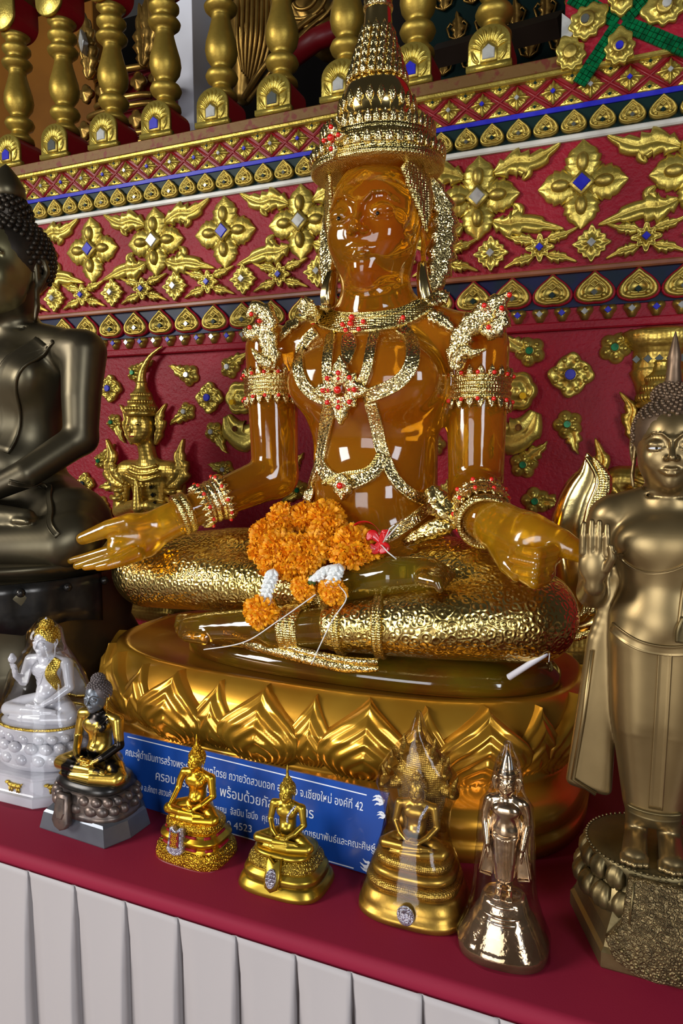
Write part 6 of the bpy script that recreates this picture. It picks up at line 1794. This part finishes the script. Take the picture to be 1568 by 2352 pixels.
on_front(cb, fg, [(.005, .45), (.004, .30), (.002, .10)], .014, .005, 'front_pleat', BRASS, sb_, 30)
on_front(cb, fg, [(-.050, .087), (0, .082), (.050, .087)], .010, .007, 'skirt_hem', BRASSB, sb_, 20)
for q in (-1, 1):
    m = MB().add(*tube([fg(q * .138, -.006, .42), fg(q * .152, -.004, .26), fg(q * .170, -.004, .115), fg(q * .12, -.002, .088)], .0035, 6))
    m.build('robe_border', BRASS, sb_)
S_ = fg.S
oct_ = lambda z, k: [fg(x * k, y * k - .0, z) for x, y in ((-.093, -.166), (.093, -.166), (.168, .02), (.125, .15), (-.125, .15), (-.168, .02))]
MB().add(*loft([oct_(-.206, .97), oct_(-.200, 1.0), oct_(-.168, 1.0), oct_(-.160, .95), oct_(-.13, .90), oct_(-.095, .80), oct_(-.09, .70)])).build('faceted_plinth', BRASSB, sb_, smooth=False)
rr_ = lambda z, r: [fg(-.005 + r * 1.06 * math.cos(a), -.005 + r * math.sin(a), z) for a in np.linspace(0, 2 * PI, 65)[:-1]]
MB().add(*loft([rr_(-.10, .142), rr_(-.08, .144), rr_(-.055, .124), rr_(-.045, .120), rr_(-.02, .122), rr_(-.004, .125), rr_(.001, .119), rr_(.001, .07)])).build('lotus_base', BRASSB, sb_)
for row, (z, r, w) in enumerate(((-.006, .121, .022), (-.056, .133, .025))):
    m = MB()
    for k in range(18):
        a = 2 * PI * (k + .5 * row) / 18; d = np.array((math.cos(a), math.sin(a), 0)); t = np.array((0, 0, 1.0))
        c0 = fg(-.005 + r * 1.06 * math.cos(a), -.005 + r * math.sin(a), z)
        m.add(*leaf3([c0 - d * .006, c0 + d * .003 - t * .014, c0 + d * .001 - t * .028, c0 - d * .004 - t * .034], S_ * np.array((.6, 1.0, .9, .15)) * w, d, .010, 10, 0, 1))
    m.build('lotus_petal_row', BRASSB, sb_)
m = MB()
for k in range(70):
    a = 2 * PI * k / 70
    m.add(*ball(fg(-.005 + .124 * 1.06 * math.cos(a), -.005 + .124 * math.sin(a), .0), .0024, 6, 4))
m.build('beaded_rim', BRASSB, sb_)
clp = Plane(fg(.012, -.142, -.006), (1, 0, 0), (0, .24, 1), (0, -1, .24))
hc_ = MB().add(*prism(clp, [(x * S_, z * S_) for x, z in ((-.058, .0), (.058, .0), (.070, -.09), (.098, -.125), (.08, -.158), (.042, -.177), (0, -.182), (-.042, -.177), (-.08, -.158), (-.098, -.125), (-.070, -.09))], -.012, .006, .003)).build('hanging_cloth', mat('stippled_brass', (0.25, 0.18, 0.08), 0.8, 0.42, (0.12, 0.085, 0.04), 90, (0.4, 0.65), ('curl', 150, 0.8, 0.0015)), sb_)
m = MB()
for s in (-1, 1): m.add(*tube([clp.p(s * .048 * S_, -.004, .006), clp.p(s * .054 * S_, -.085 * S_, .006)], .0018, 6))
for k in range(13):
    a = PI + PI * k / 12
    m.add(*ball(clp.p(.076 * S_ * math.cos(a), -.108 * S_ + .060 * S_ * math.sin(a), .006), .0028, 6, 4))
m.build('cloth_border', BRASSB, hc_)

# small silvery ornament just behind its feet
so = np.array((.075, 1.30, TZ))
sv = empty('silver_stand', so, 'small silvery ornament half hidden behind the brass Buddha feet', 'ornament')
MB().add(*lathe(so[0], so[1], [(.05, TZ), (.05, TZ + .01), (.03, TZ + .02), (.012, TZ + .05), (.014, TZ + .10), (.03, TZ + .12), (.032, TZ + .14), (.01, TZ + .15)], 24)).build('turned_foot', STEEL, sv)
MB().add(*leaf3([so + (-.03, 0, .11), so + (0, -.01, .15), so + (.05, 0, .17)], [.006, .016, .003], (0, -1, .3), .006, 16, .2, 4)).build('silver_leaf', WHITEG, sv)

# ---------------------------------------------------------------- coppery crowned figure in clear film
cf_ = empty('crowned_standing_figure', (-.150, .99, TZ), 'coppery clear-resin standing crowned figure in plastic film, on a flared base', 'statue')
fg = Fig((-.150, .985, .838), .195, .05)
_, cb, hc = standing(fg, COPPERG, cf_, h=.005, pose='front', flare=.185, z_hem=.12, hem=.072, arm=.128)
P_ = lambda x, y, z: fg(*(np.asarray(hc) + .09 * np.array((x, y, z))))
MB().add(*tube([P_(0, .2, q) for q in (.55, .70, .85, 1.0, 1.15, 1.35, 1.55, 1.9, 2.3, 2.75)], [.195 * .09 * q for q in (.80, .92, .96, .86, .74, .66, .58, .46, .28, .03)], 20)).build('tall_crown', COPPERG, cf_)
m = MB()
for z, r in ((.66, .92), (.95, .93), (1.28, .72)): m.add(*tube([P_(r * math.cos(a), .2 + r * math.sin(a), z) for a in np.linspace(0, 2 * PI, 25)], .0012, 6))
m.build('crown_ring', COPPERG, cf_)
for q in (-1, 1): MB().add(*leaf3([P_(q * .8, .1, .5), P_(q * 1.05, .15, .1), P_(q * .95, .1, -.7)], [.003, .0045, .001], (0, -1, 0), .003, 12)).build('ear_ornament', COPPERG, cf_)
on_front(cb, fg, [(-.09, .49), (0, .465), (.09, .49)], .012, .010, 'waist_belt', COPPERG, cf_, 16)
for x in (-.022, 0, .022): on_front(cb, fg, [(x, .46), (x, .30), (x, .13)], .006, .008, 'front_pleat', COPPERG, cf_, 16)
for q in (-1, 1): MB().add(*tube([fg(q * .12, -.008, .45), fg(q * .155, -.008, .28), fg(q * .185, -.008, .135), fg(q * .10, -.012, .122)], .0018, 6)).build('robe_border', COPPERG, cf_)
tiers(fg, [(-.452, 0.316, 0.240), (-.44, 0.332, 0.260), (-.36, 0.340, 0.268), (-.34, 0.320, 0.248), (-.31, 0.308, 0.236), (-.22, 0.256, 0.200), (-.13, 0.208, 0.160), (-.10, 0.188, 0.148), (-.03, 0.168, 0.136), (-.005, 0.152, 0.124), (.0, 0.120, 0.096)], 2.5, 'flared_base', COPPERB, cf_, 64, 0)
for z, r in ((-.035, .152), (-.11, .178), (-.15, .190)):
    MB().add(*tube([fg(r * math.cos(a), r * .82 * math.sin(a) - .01, z) for a in np.linspace(PI, 2 * PI, 25)], .0028, 8)).build('moulding', COPPERG, cf_)
rings = []
for z, a, b in ((-.452, .350, .285), (-.30, .345, .28), (-.18, .30, .24), (-.02, .25, .20), (.10, .235, .18), (.30, .225, .16), (.55, .21, .12), (.70, .195, .11), (.78, .14, .10), (.90, .115, .11), (1.02, .095, .09), (1.12, .05, .05), (1.18, .03, .03)):
    rings.append([fg(*(np.asarray(p) * (1 + rw.uniform(-.02, .02), 1 + rw.uniform(-.02, .02), 1))) for p in sring(0, .01, z, a, b, 2.3, 36)])
MB().add(*loft(rings, cap=False)).build('plastic_wrap', WRAP, cf_)

# ---------------------------------------------------------------- white porcelain figure with gilded hair, in clear film
wh = empty('porcelain_figure', (-1.155, 1.115, TZ), 'white porcelain seated figure with gilded hair and scarf, in clear film at left', 'statue')
fg = Fig((-1.158, 1.115, .905), .205, .10)
_, cb = seated(fg, PORCELAIN, wh, hs=.142, pose='raised', h=.006)
_, P_ = curls(fg, (0, -.01, .80), .146, 'gilded_hair', PORCGOLD, wh, 200, .07)
flame_finial(P_, 1.45, .35, .22, PORCELAIN, wh, 'topknot')
on_front(cb, fg, [(.16, .63), (.13, .55), (.115, .45), (.12, .36), (.13, .30)], [.045, .055, .055, .045, .028], .022, 'gilded_scarf', PORCGOLD, wh, 20)
for k in range(4): on_front(cb, fg, [(.14 - .025 * k, .62), (.02 - .02 * k, .50 - .05 * k), (-.12, .52 - .05 * k)], .005, .006, 'robe_fold', PORCELAIN, wh, 18)
on_front(cb, fg, [(-.09, .60), (0, .565), (.09, .60)], .006, .006, 'collar_fold', PORCELAIN, wh, 14)
MB().add(*lathe(*fg(-.26, -.20, 0)[:2], [(.003, fg(0, 0, .60)[2]), (.008, fg(0, 0, .63)[2]), (.009, fg(0, 0, .66)[2]), (.003, fg(0, 0, .71)[2])], 12)).build('lotus_bud', PORCELAIN, wh)
tiers(fg, [(-.16, 0.450, 0.342), (-.13, 0.482, 0.369), (-.05, 0.495, 0.378), (.0, 0.486, 0.369), (.012, 0.450, 0.342)], 2.3, 'seat_disc', PORCELAIN, wh, 72)
MB().add(*tube([fg(*p) for p in sring(0, -.03, .004, .497, .38, 2.3, 60)] + [fg(*sring(0, -.03, .004, .497, .38, 2.3, 60)[0])], .0032, 8)).build('gilded_rim', PORCGOLD, wh)
tiers(fg, [(-.46, 0.450, 0.342), (-.42, 0.504, 0.387), (-.34, 0.540, 0.414), (-.24, 0.522, 0.396), (-.18, 0.468, 0.360), (-.15, 0.450, 0.342)], 2.3, 'lotus_throne', PORCELAIN, wh, 72)
for row, (z, a, b, s_) in enumerate(((-.10, .468, .356, .056), (-.20, .493, .372, .062), (-.31, .511, .390, .062))):
    m = MB()
    for k in range(20):
        q = sring(0, -.03, z, a, b, 2.3, 40)[(2 * k + row % 2) % 40]
        v, f = ball(fg(*q), fg.S * np.array((s_ * 1.3, s_ * .8, s_ * .95)), 12, 8); m.add(v, f)
    m.build('lotus_petal_row', PORCELAIN, wh)
oc8 = lambda z, r: [fg(r * 1.10 * math.cos(a), -.02 + r * .86 * math.sin(a), z) for a in [PI / 8 + PI / 4 * k - .10 for k in range(8)]]
MB().add(*loft([oc8(-.756, .61), oc8(-.745, .62), oc8(-.66, .61), oc8(-.65, .58), oc8(-.635, .57), oc8(-.50, .555), oc8(-.485, .58), oc8(-.46, .58), oc8(-.45, .53)])).build('octagonal_plinth', PORCELAIN, wh, smooth=False)
def octface(k, z, out):
    a, b = np.array(oc8(z, .566)[k]), np.array(oc8(z, .566)[(k + 1) % 8]); c0 = (a + b) / 2; d = (b - a) / np.linalg.norm(b - a); n0 = np.cross(d, (0, 0, 1)); return Plane(c0 + n0 * .001, d, (0, 0, 1), n0)
for k in (4, 5, 6):
    pl = octface(k, -.57, 0)
    m = MB()
    for a, b, r in ((0, 0, .011), (.010, .001, .009), (-.010, .002, .008), (-.018, .006, .006)):
        v, f = ball((0, 0, 0), 1, 10, 7); m.add([pl.p(a + r * q[0], b + r * .6 * q[2], .001 + .004 * q[1]) for q in v], f)
    for a in (-.012, -.006, .008, .013): m.add(*tube([pl.p(a, -.003, .002), pl.p(a + .001, -.012, .002)], .0022, 6))
    m.add(*tube([pl.p(.018, .004, .002), pl.p(.023, .008, .002)], .0015, 5))
    m.build('gilded_animal', PORCGOLD, wh)
rings = []
for z, a, b in ((-.755, .69, .56), (-.55, .66, .54), (-.40, .62, .50), (-.20, .58, .46), (.0, .55, .43), (.20, .48, .39), (.45, .42, .30), (.60, .34, .24), (.75, .20, .20), (.92, .17, .19), (1.0, .10, .12), (1.06, .05, .06)):
    rings.append([fg(*(np.asarray(p) * (1 + rw.uniform(-.012, .012), 1 + rw.uniform(-.012, .012), 1))) for p in sring(0, -.01, z, a, b, 2.2, 40)])
MB().add(*loft(rings, cap=False)).build('plastic_wrap', WRAP, wh)

# ---------------------------------------------------------------- blue sign leaning on the lotus seat
A, B, C_, D_ = atz(276, 1838, TZ + .001), atz(856, 2012, TZ + .001), None, None
ex = (B - A); ex[2] = 0; W_ = np.linalg.norm(ex); ex /= W_
nxy = np.array((ex[1], -ex[0], 0.0)); bz = np.array((0, 0, 1.0)) - nxy * .10; bz /= np.linalg.norm(bz); nn_ = np.cross(ex, bz)
SH = .143
SP = Plane(A, ex, bz, nn_)
sg = empty('dedication_sign', A + ex * W_ / 2, 'blue acrylic sign with white Thai lettering leaning on the gold lotus pedestal', 'sign')
def on_sign(u, v):
    d = ray(u, v); t = ((A - EYE) @ nn_) / (d @ nn_); p = EYE + d * t - A
    return float(p @ ex), float(p @ bz)
MB().add(*prism(SP, [(-.045, 0), (W_, 0), on_sign(893, 1822), (-.045, SH)], -.004, 0.0)).build('board', SIGNBLUE, sg, smooth=False)
def text(s, u, v, u2, v2, size, name='lettering'):
    cu = bpy.data.curves.new(name, 'FONT'); cu.body = s; cu.size = size; cu.extrude = .0002; cu.align_x = 'LEFT'
    cu.materials.append(WHITEINK)
    o = bpy.data.objects.new(name, cu); COL.objects.link(o); o.parent = sg
    a, b = on_sign(u, v); a2, b2 = on_sign(u2, v2)
    ang = math.atan2(b2 - b, a2 - a)
    e1 = ex * math.cos(ang) + bz * math.sin(ang); e2 = bz * math.cos(ang) - ex * math.sin(ang)
    M = Matrix(((e1[0], e2[0], nn_[0]), (e1[1], e2[1], nn_[1]), (e1[2], e2[2], nn_[2]))).to_4x4()
    bpy.context.view_layer.update()
    w = o.dimensions[0] if o.dimensions[0] > 0 else 1
    L = math.hypot(a2 - a, b2 - b)
    M = M @ Matrix.Diagonal((L / w, 1.0, 1.0, 1.0))
    M.translation = Vector(SP.p(a, b, .0006)) - Vector(parent_origin(sg))
    me = bpy.data.meshes.new_from_object(o.evaluated_get(bpy.context.evaluated_depsgraph_get()))
    bpy.data.objects.remove(o)
    o = bpy.data.objects.new(name, me); COL.objects.link(o); o.parent = sg
    o.matrix_local = M
    return o
text('คณะผู้ดำเนินการสร้างพระศรีอริยเมตไตรย ถวายวัดสวนดอก อ.เมือง จ.เชียงใหม่ องค์ที่ 42', 288, 1734, 832, 1862, .0215)
text('ครอบครัวขจรชัย พร้อมด้วยกัลยาณมิตร', 356, 1790, 718, 1880, .0265)
text('ดำเนินการสร้าง อ.ศักดา สงวนศักดิ์', 270, 1802, 405, 1834, .0185)
text('พ.ส.ดูเยน  จัสมิน ไฮนิ่ง  คุณกานดา', 470, 1858, 660, 1897, .0185)
text('เดชธนาพันธ์และคณะศิษย์', 694, 1918, 860, 1956, .0185)
text('089-230 4523', 462, 1888, 578, 1912, .0195)
def rule(u, v, u2, v2):
    a, b = on_sign(u, v), on_sign(u2, v2)
    d = np.array(b) - np.array(a); d /= np.linalg.norm(d); n = np.array((-d[1], d[0])) * .0010
    a, b = np.array(a), np.array(b)
    MB().add(*prism(SP, [a - n, b - n, b + n, a + n], .0002, .0006)).build('border_line', WHITEINK, sg, smooth=False)
rule(293, 1692, 842, 1826); rule(308, 1851, 812, 1994)
def swirl(u, v, sx, sz, s=.016):
    a, b = on_sign(u, v); pl = Plane(SP.p(a, b, .0004), ex * sx, bz * sz, nn_)
    m = MB()
    for pts, w in (([(0, 0), (.3, .12), (.6, .05), (1.0, .25)], [.05, .14, .12, .01]), ([(.15, -.05), (.4, -.18), (.7, -.15), (.95, -.02)], [.03, .09, .07, .01]), ([(.05, .15), (.3, .36), (.6, .38), (.8, .55)], [.03, .09, .07, .01])):
        m.add(*leaf(pl, [(p[0] * s * 1.4, p[1] * s * 1.4) for p in pts], [q * s * 1.4 for q in w], .0004, 14, .3, 4, -.0002))
    m.build('corner_flourish', WHITEINK, sg)
swirl(884, 1838, -1, -1, .017); swirl(858, 1998, -1, 1, .019); swirl(282, 1690, -1, 1, .007); swirl(886, 1872, -1, -1, .012); swirl(872, 1962, -1, 1, .012)
